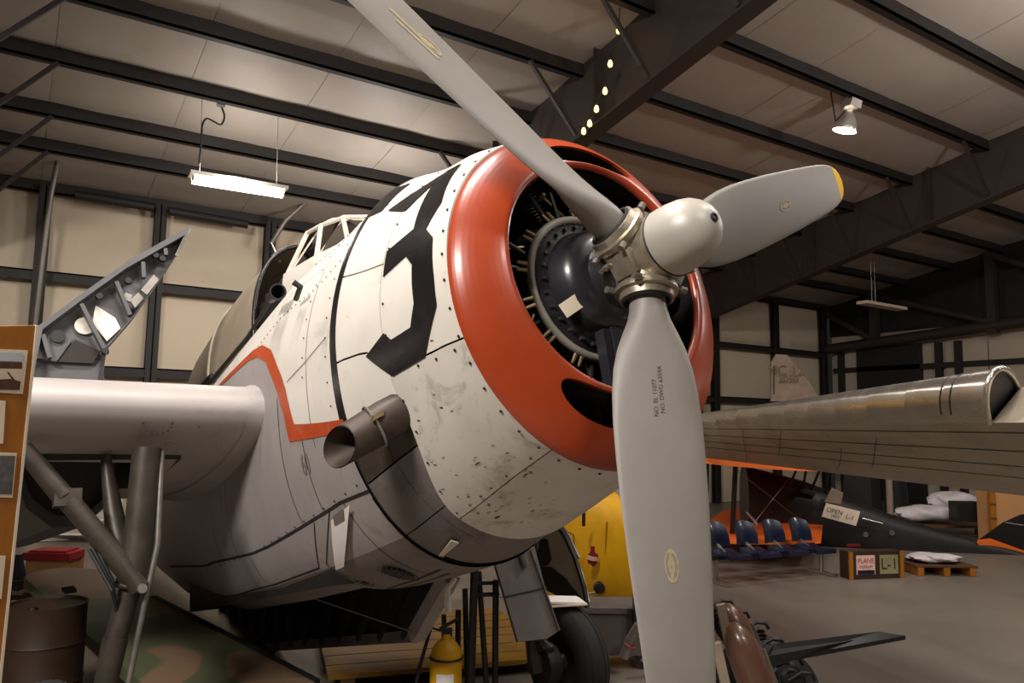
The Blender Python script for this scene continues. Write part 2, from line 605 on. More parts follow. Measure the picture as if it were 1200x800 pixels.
# back wall: columns, girts, vinyl panels
wb = MB().box((XL, YW + .12, 0), (XG + .3, YW + .3, 7.3)).build('wall_back', 'wallvinyl')
struct(wb)
cols = [-4.15, -1.95, .25, 2.25, 4.45, 6.6, 9.4, 11.6, 13.8, 16.0, 18.4, 21.3, 23.9]
gz = [(0.0, 1.62), (1.62, 3.26), (3.26, 4.98), (4.98, 6.6)]
for i in range(len(cols) - 1):
    for j, (z0, z1) in enumerate(gz):
        G = []
        for a in range(5):
            t = a / 4
            G.append([(cols[i] + (cols[i + 1] - cols[i]) * c / 4, YW + .10 - .06 * (1 - (2 * t - 1) ** 2) - .012 * math.sin(3 * c + i), z0 + (z1 - z0) * t) for c in range(5)])
        MB().grid(G).build('wall_panel', 'wallvinyl', wb, smooth=60)
for z in (1.62, 3.26, 4.98):
    b = MB().box((XL, YW - .18, z), (XG, YW + .03, z + .03))
    b.box((XL, YW - .18, z - .16), (XG, YW - .15, z + .03))
    b.build('girt', 'purlin', wb)
for x in cols:
    b = MB()
    b.box((x - .11, YW - .2, 0), (x + .11, YW - .17, 6.62))
    b.box((x - .11, YW - .03, 0), (x + .11, YW, 6.62))
    b.box((x - .012, YW - .2, 0), (x + .012, YW, 6.62))
    b.build('wall_column', 'purlin', wb)
# rolled radiant tubes high on the wall
for xa, xb in ((88, 180), (198, 290)):
    A = at(xa, 228 if xa < 100 else 247, Y=16.4)
    B = at(xb, 243 if xa < 100 else 263, Y=16.4)
    o = MB().tube([A, B], .09, 12).build('heater_tube', 'purlin', wb, smooth=40)

# right end wall with sliding hangar doors below a trussed header
wr = MB().box((XG + .45, -9, 5.6), (XG + .6, YW, 8.6)).build('wall_right', 'dark')
struct(wr)
b = MB()
b.tube([(XG, 16.6, 5.13), (XG, -4, 6.25)], .17, 14)
hp = b.build('header_pipe', 'rafter', wr, smooth=40)
for y in (14.8, 11.1, 7.4):
    MB().box((XG - .12, y - .12, 5.2), (XG + .12, y + .12, roofz(y) - .3)).build('truss_post', 'rafter', wr)
for ya, yb in ((16.6, 14.9), (14.7, 11.2), (11.0, 7.5)):
    MB().tube([(XG - .05, ya, roofz(ya) - .45), (XG - .05, yb, 5.35 + .054 * (14.8 - yb))], .1, 10).build('truss_diagonal', 'rafter', wr, smooth=40)
dr = MB().box((XG + .55, -9, 0), (XG + .62, YW, 5.6)).build('door_1', 'doorwall')
struct(dr)
y = 16.6
k = 0
while y > -4:
    w = 1.28
    if not 13.4 < y < 16.2:
        for z0, z1 in ((0.05, 1.5), (1.56, 3.2), (3.26, 5.05)):
            MB().box((XG + .44, y - w + .02, z0), (XG + .54, y - .02, z1)).build('door_panel', 'doorwall', dr)
    y -= w
    k += 1
for y in (16.3, 12.9, 12.3, 7.0):
    MB().box((XG + .25, y - .09, 0), (XG + .42, y + .09, 5.1)).build('door_post', 'purlin', dr)
MB().box((XG + .3, 13.5, 0), (XG + .5, 15.7, 5.1)).build('dark_doorway_slab', 'dark', dr)  # solid dark slab standing for the shade in the open doorway
for z in (3.0, 4.3):
    MB().box((XG + .3, -5, z), (XG + .46, 16.6, z + .16)).build('door_rail', 'purlin', dr)

# ================================================================== TORPEDO BOMBER
HB = np.array([2.2697264893, 2.4643332032, 3.0422883128])
AF = np.array([0.0285109674, -0.9704750297, 0.2395106292])      # nose direction
AS = np.array([-0.9995687350, -0.0293656928, 0.0])              # starboard
AU = np.array([-0.0070333956, 0.2394073367, 0.9708937421])      # up


def W(v):
    """aircraft frame (aft of the propeller, starboard, up) -> hall"""
    return HB - v[0] * AF + v[1] * AS + v[2] * AU


def pix_plane(x, y, axis, val):
    d = CM.T @ np.array([(x - 600) / FPX, -(y - 400) / FPX, 1.0])
    B = np.array([-AF, AS, AU])
    o, dd = B @ (EYE - HB), B @ d
    return o + dd * (val - o[axis]) / dd[axis]


TB = np.array([
    [.35, .785, .785, .869, 2.0, 2.05], [.65, .798, .919, .941, 1.95, 2.05], [.95, .808, 1.004, 1.027, 1.9, 2.05],
    [1.2, .819, 1.10, 1.09, 1.86, 2.05], [1.5, .829, 1.227, 1.17, 1.83, 2.1], [2.0, .81, 1.20, 1.20, 1.95, 2.3],
    [2.6, .80, 1.18, 1.22, 2.35, 2.6], [3.5, .77, 1.13, 1.24, 2.5, 3], [5, .71, 1.1, 1.24, 2.6, 3], [7, .60, 1.0, 1.05, 2.5, 2.6],
    [9, .42, .75, .65, 2.1, 2.2], [11.5, .12, .6, .0, 2, 2]])


def S(s, deg, off=0.0):
    w, zt, zb, nt, nb = [float(np.interp(s, TB[:, 0], TB[:, i])) for i in range(1, 6)]
    t = math.radians(deg)
    c, sn = math.cos(t), math.sin(t)
    n, h = (nt, zt) if sn >= 0 else (nb, zb)
    return np.array([s, (w + off) * math.copysign(abs(c) ** (2 / n), c), (h + off) * math.copysign(abs(sn) ** (2 / n), sn)])


def SW(s, deg, off=0.0):
    return W(S(s, deg, off))


base = W((3.2, 0, 0))
base[2] = 0
PL = thing('torpedo_bomber', 'large white torpedo bomber with red cowling lip and black numeral in the middle', 'airplane', base)


def patch(name, mat, th0, th1, s0, s1, nt=16, ns=6, off=0.0, thick=0.012, parent=PL, smooth=30):
    """skin panel: th0/th1 functions of t along s, s0/s1 functions of the angle"""
    f = lambda q, x: q(x) if callable(q) else q
    G = []
    for i in range(ns + 1):
        row = []
        for j in range(nt + 1):
            t = j / nt
            sm = 0.5 * (f(s0, 0) + f(s1, 0)) if not callable(s0) and not callable(s1) else None
            a, b_ = f(th0, i / ns), f(th1, i / ns)
            th = a + (b_ - a) * t
            s_ = f(s0, th) + (f(s1, th) - f(s0, th)) * i / ns
            row.append(S(s_, th, off))
        G.append(row)
    inn = lambda p: p - np.array([0, *(unit(p[1:]) * thick)])
    b = MB()
    b.shell(G, inn, thick)
    b.v = [tuple(W(np.array(p))) for p in b.v]
    return b.build(name, mat, parent, smooth=smooth)


# ---- red nose ring with the two scoop slots
def smooth01(x):
    x = max(0.0, min(1.0, x))
    return x * x * (3 - 2 * x)


prof = [(.352, .787), (.335, .780), (.318, .768), (.30, .750), (.282, .728), (.265, .704), (.25, .680), (.236, .655), (.224, .630), (.214, .606),
        (.208, .588), (.207, .574), (.212, .563), (.222, .557), (.24, .555), (.27, .556), (.30, .565), (.45, .58)]
# resample finely
pp = []
for i in range(len(prof) - 1):
    for k in range(4):
        t = k / 4
        pp.append((prof[i][0] + (prof[i + 1][0] - prof[i][0]) * t, prof[i][1] + (prof[i + 1][1] - prof[i][1]) * t))
pp.append(prof[-1])


cut_ = next(i_ for i_, q in enumerate(pp) if q[1] < .56 and q[0] > .236)
pp = pp[:cut_]
RADS = [q[1] for q in pp]
ILIP = min(range(len(pp)), key=lambda q: pp[q][1])
SLOTS = ((89.5, 25.0, .640, .062), (-84, 30, .632, .050))


def lip_pt(idx, deg, aft=0.0):
    i0 = int(min(max(idx, 0), len(pp) - 1.001))
    f_ = idx - i0
    s_ = pp[i0][0] * (1 - f_) + pp[i0 + 1][0] * f_
    r = pp[i0][1] * (1 - f_) + pp[i0 + 1][1] * f_
    t = max(0, min(1, (.787 - r) / .225))
    k = 1.053 + (0.984 - 1.053) * t
    zo = -.042 + (.015 + .042) * t
    a = math.radians(deg)
    return W((s_ + aft, r * math.cos(a), zo + k * r * math.sin(a)))


def idx_of(r):
    for q in range(len(pp) - 1):
        if pp[q][1] >= r >= pp[q + 1][1]:
            return q + (pp[q][1] - r) / max(1e-9, pp[q][1] - pp[q + 1][1])
    return len(pp) - 1


def slot_rng(deg):
    """indices of the slot's outer and inner edge at an angle, and whether it is open there"""
    w8 = smooth01(((deg + 84 + 180) % 360 - 180) / 120 if ((deg + 84 + 180) % 360 - 180) > 0 else -((deg + 84 + 180) % 360 - 180) / 120)
    rm = .632 + (.640 - .632) * w8
    for (c, half, rm_, hw) in SLOTS:
        a = (deg - c + 180) % 360 - 180
        if abs(a) < half:
            w = hw * (1 - abs(a / half) ** 3.2) ** .5
            return idx_of(rm_ + w), idx_of(rm_ - w), True
    return idx_of(rm), idx_of(rm), False


degs = sorted(set([round(360 * j / 220, 4) for j in range(220)] + [round((c + sg_ * half * (1 - .12 * (k / 10) ** 2)) % 360, 4) for c, half, _, _ in SLOTS for sg_ in (-1, 1) for k in range(11)]))
NO, NI = 34, 26
b = MB()
cols_o, cols_i, walls = [], [], []
for d_ in degs:
    io, ii, op = slot_rng(d_)
    cols_o.append([lip_pt(io * k / NO, d_) for k in range(NO + 1)])
    cols_i.append([lip_pt(ii + (len(pp) - 1.001 - ii) * k / NI, d_) for k in range(NI + 1)])
    walls.append((d_, io, ii, op))
nD = len(degs)
b.rings([[cols_o[j][k] for j in range(nD)] for k in range(NO + 1)])
b.rings([[cols_i[j][k] for j in range(nD)] for k in range(NI + 1)])
ducts = []
for c, half, _, _ in SLOTS:
    dk = MB()
    ducts.append(dk)
    sel = [w for w in sorted(walls, key=lambda w: ((w[0] - c + 180) % 360)) if w[3] and abs((w[0] - c + 180) % 360 - 180) < half]
    loop = [(d_, io) for d_, io, ii, _ in sel] + [(d_, ii) for d_, io, ii, _ in sel[::-1]]
    r0, r1, r2, r3 = ([lip_pt(i_, d_, a_) for d_, i_ in loop] for a_ in (0, .006, .018, .30))
    ctr_ = sum(r1) / len(r1)
    b.rings([r0, r1, r2])
    dk.rings([r2, r3], cap1=False)
b.build('cowl_lip', 'red', PL, smooth=50)['label'] = 'red cowling lip with an air scoop slot above and below'
for dk in ducts:
    dk.build('scoop_duct', 'dark', PL, smooth=60)  # dark wall colour stands for the shade deep in the slots
# black inner duct behind the lip
MB().rings([[W((s_, r * math.cos(2 * PI * j / 90), r * .99 * math.sin(2 * PI * j / 90))) for j in range(90)] for s_, r in ((.238, .557), (.27, .575), (.34, .60), (.9, .74))]).build('inner_duct', 'dark', PL, smooth=60)


# ---- white cowl panels
sB = [(.35, -20.3), (.5, -18.7), (.64, -17.9), (.95, -13.0), (1.15, -6.2), (1.41, -3.8), (1.6, -3.0)]
fB = lambda s: float(np.interp(s, [p[0] for p in sB], [p[1] for p in sB]))


def s_edge(deg):
    d = ((deg + 90 + 180) % 360 - 180)
    return .955 + .17 * smooth01((62 - abs(d)) / 34)


gap = .55
F0 = .356
thB = lambda t: fB(.356 + .6 * t)
patch('cowl_panel', 'white', lambda t: thB(t) + gap / 2, 90 - gap / 2, F0, s_edge, 30, 8)
patch('cowl_panel', 'white_worn', -62.5 + gap / 2, lambda t: thB(t) - gap / 2, F0, s_edge, 18, 10)
patch('cowl_panel', 'white_worn', -117.5 + gap / 2, -62.5 - gap / 2, F0, s_edge, 20, 10)
patch('cowl_panel', 'white_worn', lambda t: -180 - thB(t) + gap / 2, -117.5 - gap / 2, F0, s_edge, 18, 10)
patch('cowl_panel', 'white', 90 + gap / 2, lambda t: 180 - thB(t) - gap / 2, F0, s_edge, 30, 8)
# flap ring
fA = lambda s: float(np.interp(s, [.95, 1.5], [16.6, 22.1]))
f2 = lambda s: float(np.interp(s, [1.0, 1.5], [47.0, 46.0]))
E1 = 1.475
ss = lambda t: .965 + (E1 - .965) * t
patch('cowl_flap', 'white', -24, lambda t: fB(ss(t)) - gap / 2, .965, E1, 8, 6)
patch('cowl_flap', 'white', lambda t: fB(ss(t)) + gap / 2, lambda t: fA(ss(t)) - gap / 2, .965, E1, 10, 6)
patch('cowl_flap', 'white', lambda t: fA(ss(t)) + gap / 2, lambda t: f2(ss(t)) - gap / 2, .965, E1, 12, 6)
patch('cowl_flap', 'white', lambda t: f2(ss(t)) + gap / 2, 90 - gap / 2, .965, E1, 14, 6)
patch('cowl_flap', 'white', 90 + gap / 2, lambda t: 180 - f2(ss(t)) - gap / 2, .965, E1, 14, 6)
patch('cowl_flap', 'white', lambda t: 180 - f2(ss(t)) + gap / 2, 202, .965, E1, 20, 6)
# black gap band behind the flaps
patch('cowl_gap_band', 'black_paint', -20, 200, 1.468, 1.545, 60, 2, off=.004)
# dark sheet added inside the cowl, giving the panel gaps their shade
MB().rings([[SW(s_, 360 * j / 72, -.09) for j in range(72)] for s_ in (.40, .7, 1.0, 1.55)]).build('cowl_gap_backing', 'dark', PL, smooth=60)
# lower accessory panels, sooty
for k, (a, b_) in enumerate(((-36, -24.5), (-56, -36.6), (-72, -56.6), (-124, -112.6), (-144, -124.6), (-156, -144.6))):
    sa = lambda th: s_edge(th) - .02
    if k < 3:
        patch('accessory_panel', 'soot' if k else 'exhaust', a, b_, sa, 1.22, 6, 4, off=-.012)
        patch('accessory_panel', 'soot' if k else 'exhaust', a, b_, 1.225, 1.532, 6, 4, off=-.012)
    else:
        patch('accessory_panel', 'soot', a, b_, sa, 1.532, 6, 4, off=-.012)

# ---- fuselage skin: white above the red stripe, grey below, belly darker
out_l = [(1.50, -17.5), (2.21, -7.9), (2.29, -1.8), (2.41, 4.7), (2.68, 15.4), (2.97, 22.0), (3.26, 25.0), (4.28, 29.6), (6.5, 35), (9, 40), (11.4, 42)]
in_l = [(1.50, -20.6), (2.32, -10.9), (2.38, -3.5), (2.55, 3.6), (2.78, 12.8), (3.06, 18.8), (3.35, 22.0), (4.35, 27.0), (6.5, 33), (9, 38), (11.4, 40)]
mid = [((a[0] + b_[0]) / 2, (a[1] + b_[1]) / 2) for a, b_ in zip(out_l, in_l)]
cs = [p[0] for p in mid]
cd = [p[1] for p in mid]
sv = sorted(set([round(v, 3) for v in list(np.linspace(1.54, 2.2, 7)) + list(np.linspace(2.2, 3.4, 25)) + list(np.linspace(3.4, 11.4, 33))]))
up_l, lo_l, be_l = [], [], []
for s_ in sv:
    c0 = float(np.interp(s_, cs, cd))
    up_l.append([SW(s_, c0 + (90 - c0) * j / 20) for j in range(21)])
    lo_l.append([SW(s_, -56 + (c0 + 56) * j / 20) for j in range(21)])
    be_l.append([SW(s_, -124 + 68 * j / 20) for j in range(21)])
MB().grid(up_l).build('upper_fuselage', 'white', PL, smooth=60)
MB().grid(lo_l).build('lower_fuselage', 'grey', PL, smooth=60)
mir = lambda G, s0: G
MB().grid([[SW(s_, 180 - c + (c - 90) * j / 20) for j in range(21)] for s_ in sv for c in [float(np.interp(s_, cs, cd))]]).build('upper_fuselage', 'white', PL, smooth=60)
MB().grid([[SW(s_, 236 - (56 + c) * j / 20) for j in range(21)] for s_ in sv for c in [float(np.interp(s_, cs, cd))]]).build('lower_fuselage', 'grey', PL, smooth=60)
# belly: front skin with the round port, open bomb bay behind
MB().grid([r for r, s_ in zip(be_l, sv) if s_ <= 2.56]).build('belly_skin', 'belly', PL, smooth=60)
MB().grid([[SW(s_, -124 + 20 * j / 6) for j in range(7)] for s_ in sv if 2.5 <= s_ <= 6.2]).build('belly_skin', 'belly', PL, smooth=60)
MB().grid([[SW(s_, -76 + 20 * j / 6) for j in range(7)] for s_ in sv if 2.5 <= s_ <= 6.2]).build('belly_skin', 'belly', PL, smooth=60)
MB().grid([r for r, s_ in zip(be_l, sv) if s_ >= 6.1]).build('belly_skin', 'belly', PL, smooth=60)
# front bulkhead of the fuselage
MB().add([SW(1.545, 360 * j / 60, -.01) for j in range(60)], [tuple(range(60))]).build('firewall', 'dark', PL)
b = MB()
b.box((0, 0, 0), (1, 1, 1))
b.v = [tuple(W((2.5 + 3.7 * p[0], -.5 + 1.0 * p[1], -1.16 + .5 * p[2]))) for p in b.v]
b.f = b.f[1:]
b.m = b.m[1:]
b.build('bomb_bay', 'dark', PL)


def ribbon(lo, hi, n=6, off=.003):
    G = [[], []]
    for i in range(len(lo) - 1):
        for k in range(n if i < len(lo) - 2 else n + 1):
            t = k / n
            G[0].append(SW(lo[i][0] + (lo[i + 1][0] - lo[i][0]) * t, lo[i][1] + (lo[i + 1][1] - lo[i][1]) * t, off))
            G[1].append(SW(hi[i][0] + (hi[i + 1][0] - hi[i][0]) * t, hi[i][1] + (hi[i + 1][1] - hi[i][1]) * t, off))
    return G


def ribbon3(lo, hi, n=8, off=.004, cross=3):
    G = [[] for _ in range(cross + 1)]
    for i in range(len(lo) - 1):
        last = i == len(lo) - 2
        for k in range(n + 1 if last else n):
            t = k / n
            for c in range(cross + 1):
                q = c / cross
                s_ = (lo[i][0] + (lo[i + 1][0] - lo[i][0]) * t) * (1 - q) + (hi[i][0] + (hi[i + 1][0] - hi[i][0]) * t) * q
                d_ = (lo[i][1] + (lo[i + 1][1] - lo[i][1]) * t) * (1 - q) + (hi[i][1] + (hi[i + 1][1] - hi[i][1]) * t) * q
                G[c].append(SW(s_, d_, off))
    return G


MB().grid(ribbon3(in_l, out_l)).build('fuselage_stripe', 'stripe', PL, smooth=60)
MB().grid(ribbon3([(a, 180 - d) for a, d in in_l], [(a, 180 - d) for a, d in out_l])).build('fuselage_stripe', 'stripe', PL, smooth=60)

# ---- the black numeral 3 painted over the cowl
digit = [(1.14, -7.57), (.94, -5.01), (.88, -8.03), (.70, -8.6), (.64, -3.37), (.64, 8.42), (.71, 12.99), (.93, 11.82), (.94, 20.41), (.68, 21.55),
         (.71, 41.83), (.90, 34.84), (1.20, 41.79), (.96, 46.36), (.72, 47.24), (.56, 49.44), (.47, 26.49), (.55, 18.39), (.47, 13.3), (.46, -.36),
         (.47, -7.91), (.65, -18.16), (.94, -16.77)]


def fill_poly(poly, step, fn):
    """horizontal strips through an (s, deg) outline; fn maps a pair to the hall"""
    ys = sorted(set([p[1] for p in poly] + list(np.arange(min(p[1] for p in poly), max(p[1] for p in poly), step))))
    b = MB()
    n = len(poly)
    eps = 1e-6
    for y0, y1 in zip(ys[:-1], ys[1:]):
        if y1 - y0 < 1e-5:
            continue
        ym = (y0 + y1) / 2
        xs = []
        for i in range(n):
            (xa, ya), (xb, yb) = poly[i], poly[(i + 1) % n]
            if (ya <= ym) != (yb <= ym):
                g = lambda y: xa + (xb - xa) * (y - ya) / (yb - ya)
                xs.append((g(ym), g(y0), g(y1)))
        xs.sort()
        for k in range(0, len(xs) - 1, 2):
            l, r = xs[k], xs[k + 1]
            m = max(1, int(abs(r[0] - l[0]) / .08))
            for q in range(m):
                a, c = q / m, (q + 1) / m
                b.add([fn(l[1] + (r[1] - l[1]) * a, y0), fn(l[1] + (r[1] - l[1]) * c, y0), fn(l[2] + (r[2] - l[2]) * c, y1), fn(l[2] + (r[2] - l[2]) * a, y1)],
                      [(0, 1, 2, 3)])
    return b


fill_poly(digit, 1.2, lambda s_, d_: SW(s_, d_, .005)).build('numeral_three', 'black_paint', PL, smooth=60)['label'] = 'black numeral 3 painted on the white cowl'
fill_poly([(1.30, 43.5), (1.47, 43.5), (1.47, 60), (1.28, 60)], 1.2, lambda s_, d_: SW(s_, d_, .005)).build('numeral_mark', 'black_paint', PL, smooth=60)

# ---- screws along the cowl seams (too small to pick apart)
b = MB()


def screw(s_, d_, r=.007):
    p = S(s_, d_, .002)
    q = S(s_, d_, .01)
    t = unit(W(q) - W(p))
    b.lathe(W(p), t, [(0, r), (.004, r * .9), (.004, 0.0001)], 8)


for d_ in np.arange(-115, 205, 8):
    screw(.385, d_)
for d_ in np.arange(-60, 80, 9):
    screw(s_edge(d_) - .03, d_)
for s_ in (.44, .58, .72, .84):
    screw(s_, fB(s_) - 2.2)
for s_ in (.47, .66, .79, .88, .98):
    screw(s_, -60.4)
for s_ in (.55, .9, 1.0):
    screw(s_, -64.6)
for i in range(22):
    screw(1.62 + .16 * i, -34.6, .006)
    screw(1.62 + .07 * i, 46, .005)
    screw(1.62 + .07 * i, 30 - .3 * i, .005)
for s_, d0, d1 in ((1.62, -18, 70), (2.02, 0, 60)):
    for d_ in np.arange(d0, d1, 6):
        screw(s_, d_, .005)
stuff(b.build('fastener', 'screw', PL, smooth=40))

# ---- paint chips and oil flecks on the lower cowl
rn = random.Random(11)
b = MB()
for i in range(64):
    s_ = rn.uniform(.45, 1.05)
    d_ = rn.gauss(-58, 13) if i % 3 else rn.uniform(-85, -25)
    if s_ > s_edge(d_) - .03:
        continue
    L_, w_ = rn.uniform(.003, .012), rn.uniform(.1, .42)
    if i % 9 == 0:
        L_, w_ = L_ * 2.2, w_ * 1.5
    k = rn.randint(5, 7)
    b.add([SW(s_ + L_ * rn.uniform(.5, 1) * math.cos(2 * PI * j / k) + .01 * math.sin(2 * PI * j / k), d_ + w_ * rn.uniform(.5, 1.2) * math.sin(2 * PI * j / k), .0025) for j in range(k)], [tuple(range(k))])
stuff(b.build('paint_chip', 'screw', PL))

# ---- dark panel joints of the fuselage
b = MB()


def seam(pts, w=.010, off=.003, n=10):
    c = []
    for (s0, d0), (s1, d1) in zip(pts[:-1], pts[1:]):
        for k in range(n + 1):
            c.append((s0 + (s1 - s0) * k / n, d0 + (d1 - d0) * k / n))
    G = [[], []]
    for i, (s_, d_) in enumerate(c):
        p = SW(s_, d_, off)
        j = min(i + 1, len(c) - 1)
        h = max(i - 1, 0)
        dirv = unit(SW(*c[j], off) - SW(*c[h], off))
        nrm = unit(SW(s_, d_, off + .05) - p)
        side = np.cross(dirv, nrm) * w / 2
        G[0].append(p + side)
        G[1].append(p - side)
    b.grid(G)


seam([(1.53, -38.0), (1.88, -36.1), (3.15, -35.8), (4.7, -32), (7, -33)], .022)
seam([(2.62, -54.4), (4, -54.7), (7, -60)], .016)
seam([(2.12, -35.8), (2.12, -12)], .006)
seam([(2.45, -35.8), (2.5, 0)], .007)
seam([(1.95, -18), (1.98, 60)], .005)
seam([(1.6, 38), (3.2, 34)], .004)
seam([(1.62, 6), (2.3, 2)], .005)
seam([(2.05, -36.3), (2.5, -54), (2.42, -80)], .008)
seam([(1.85, -36.3), (1.82, -100)], .008)
seam([(1.54, -40), (1.54, -110)], .008)
seam([(2.3, -37), (2.62, -54)], .008)
seam([(1.7, -78), (2.5, -84)], .018)
seam([(1.75, -84), (2.5, -89)], .014)
seam([(3.6, -36), (3.6, -54)], .006)
seam([(4.4, -33), (4.5, -3)], .006)
seam([(3.9, -35), (3.95, -5)], .006)
stuff(b.build('panel_joint', 'seam', PL))
# round ports in the belly
MB().lathe(SW(2.0, -71.2, .006), unit(SW(2.0, -71.2, .1) - SW(2.0, -71.2)), [(0, .10), (.002, .097), (.002, .0001)], 28).build('belly_port', 'dark', PL, smooth=40)
MB().lathe(SW(2.42, -71.5, .006), unit(SW(2.42, -71.5, .1) - SW(2.42, -71.5)), [(0, .026), (.002, .022), (.002, .0001)], 20).build('belly_port', 'dark', PL, smooth=40)
b = MB()
for c, R, n in (((2.0, -71.2), .122, 26), ((2.42, -71.5), .055, 14)):
    o_ = SW(*c, .004)
    ax, u, v = basis(SW(*c, .1) - SW(*c))
    for i in range(n):
        a = 2 * PI * i / n
        b.lathe(o_ + R * (math.cos(a) * u + math.sin(a) * v), ax, [(0, .006), (.003, .005), (.003, .0001)], 6)
stuff(b.build('port_screw', 'screw', PL))
# white tape streamer on the lower side
fill_poly([(2.05, -39), (1.76, -38), (2.30, -57), (2.42, -57.2)], 2, lambda s_, d_: SW(s_, d_, .02)).build('tape_streamer', 'white_tag', PL)['label'] = 'white tapering tape streamer'
fill_poly([(2.0, -38.2), (1.84, -37.8), (1.9, -41), (2.04, -41)], 1, lambda s_, d_: SW(s_, d_, .024)).build('tape_patch', 'belly', PL)
# stencil on the side
V, F = text_mesh('60', .12)
b = MB()
b.add([SW(2.14 - x * 1.0, -20 + y / .014 + x * -6, .004) for x, y, z in V], F)
b.build('stencil_lettering', 'belly', PL)

# cowl exit flap under the chin with its pale side cheeks
patch('chin_flap', 'belly', -112, -70, lambda d: s_edge(d) - .03, 1.50, 20, 6, off=-.015, thick=.03)
MB().plate([SW(1.30, -69.5, .004), SW(1.30, -66.5, .01), SW(1.47, -68.5, .01), SW(1.47, -70, .004)], unit(SW(1.4, -70, .1) - SW(1.4, -70)), .008).build('flap_cheek', 'frame', PL)

# ---- exhaust pipe
b = MB()
pts = [(.94, .50, -.40), (1.00, .66, -.43), (1.04, .78, -.49), (1.075, .88, -.545), (1.11, .985, -.60)]
pd = unit(W(pts[4]) - W(pts[3]))
pn = unit(W((-.34, .9, -.22)) - W((0, 0, 0)))


def cut(b_, a):
    k0 = len(b_.v)
    return k0


def slant(b_, rng):
    for q in rng:
        p = np.array(b_.v[q])
        b_.v[q] = tuple(p - pd * np.dot(p - W(pts[4]), pn) / np.dot(pd, pn))


b.tube([W(p) for p in pts], [.094, .096, .098, .093, .088], 28, cap=False)
slant(b, range(4 * 28, 5 * 28))
k0 = len(b.v)
b.mi = 1
b.tube([W(p) for p in pts[::-1]], [.083, .087, .09, .09, .085], 28, cap=False)
slant(b, range(k0, k0 + 28))
b.mi = 0
ex = b.build('exhaust_pipe', ['exhaust', 'exhaust'], PL, smooth=50)
b = MB()
b.torus(W(pts[2]) * .5 + W(pts[3]) * .5, W(pts[3]) - W(pts[2]), .102, .007, 32, 6)
b.build('pipe_clamp', 'steel', ex, smooth=50)
MB().obox(W((.955, .86, -.49)), W((0, .8, -.4)) - W((0, 0, 0)), AU, AF, .03, .012, .01).build('clamp_bolt', 'brass', ex)

# ---- engine
ENG = MB()
# crankcase front and gear case
b = MB()
c0 = W((0, 0, 0))
AX = -AF
b.lathe(c0, AX, [(.52, .40), (.40, .37), (.36, .335), (.345, .31), (.33, .275), (.29, .262), (.25, .250), (.215, .225), (.20, .19), (.195, .150), (.17, .142), (.12, .135), (.085, .118), (.08, .09), (.08, .001)], 56)
gc = b.build('gear_case', 'case', PL, smooth=35)
p0 = W((.235, .205, -.13))
ax, u, v = basis(W((.1, .235, -.15)) - W((.235, 0.02, 0)), AU)
MB().obox(W((.262, .225, -.15)), unit(W((0, -.55, -.8)) - W((0, 0, 0)) + AX * .0), unit(W((.35, .45, -.3)) - W((0, 0, 0))), unit(W((-.55, .7, -.46)) - W((0, 0, 0))), .034, .045, .004).build('data_plate', 'paper', gc)['label'] = 'pale rectangular data plate'
b = MB()
for i in range(28):
    a = 2 * PI * i / 28
    p = W((.335, .30 * math.cos(a), .30 * math.sin(a)))
    b.lathe(p, -AX, [(-.01, .009), (.014, .009), (.014, .0001)], 8)
    p = W((.36, .335 * math.cos(a + .1), .335 * math.sin(a + .1)))
    b.lathe(p, -AX, [(-.02, .007), (.010, .007), (.010, .0001)], 6)
stuff(b.build('case_bolt', 'gear', gc, smooth=40))
MB().torus(W((.36, 0, 0)), AX, .352, .020, 72, 10).build('ignition_ring', 'ring', PL, smooth=60)['label'] = 'grey tubular ignition ring'
for i in range(14):
    a = 2 * PI * (i + .35) / 14
    for da in (-.045, .045):
        e = np.array([0, math.cos(a + da), math.sin(a + da)])
        MB().tube([W(np.array([.36, 0, 0]) + e * .37), W(np.array([.375, 0, 0]) + e * .415)], [.011, .008], 8).build('lead_elbow', 'brass', PL, smooth=40)
# cylinders
for row, (s_, ph) in enumerate(((.52, 0), (.72, PI / 7))):
    for i in range(7):
        a = 2 * PI * i / 7 + ph + .25
        e = unit(W((0, math.cos(a), math.sin(a))) - c0)
        o_ = W((s_, 0, 0))
        prof_c = []
        r = .30
        k = 0
        while r < .57:
            prof_c += [(r, .085), (r + .006, .105), (r + .010, .105), (r + .016, .085)]
            r += .018
        prof_c += [(.58, .10), (.64, .095), (.66, .06), (.66, .001)]
        if row == 0:
            cy = MB().lathe(o_, e, prof_c, 20).build('cylinder', 'cyl', PL, smooth=30)
            t = unit(np.cross(e, AX))
            for sg in (-1, 1):
                bx = MB()
                bx.obox(o_ + e * .575 + t * sg * .075 - AX * .10, e, t, AX, .06, .028, .07)
                bx.build('rocker_box', 'cyl', cy)
                MB().tube([W((.385, 0, 0)) + unit(e + t * sg * .11) * .37, o_ + e * .53 + t * sg * .07 - AX * .14], .013, 8).build('pushrod_tube', 'cyl', cy, smooth=40)
            MB().tube([W((.385, 0, 0)) + unit(e - t * .22) * .38, o_ + e * .50 - t * .02 - AX * .13, o_ + e * .52 + t * .01 - AX * .11], .007, 6).build('ignition_lead', 'brass', cy, smooth=40)
            MB().lathe(o_ + e * .50 - AX * .115, -AX, [(0, .018), (.03, .016), (.05, .009), (.05, .0001)], 10).build('spark_plug', 'brass', cy, smooth=40)
        else:
            MB().lathe(o_, e, prof_c[::3] + prof_c[-1:], 14).build('cylinder', 'cyl', PL, smooth=30)
MB().lathe(W((.9, 0, 0)), AX, [(0, .76), (.02, .76), (.02, .001)], 48, cap0=True).build('engine_baffle', 'dark', PL)
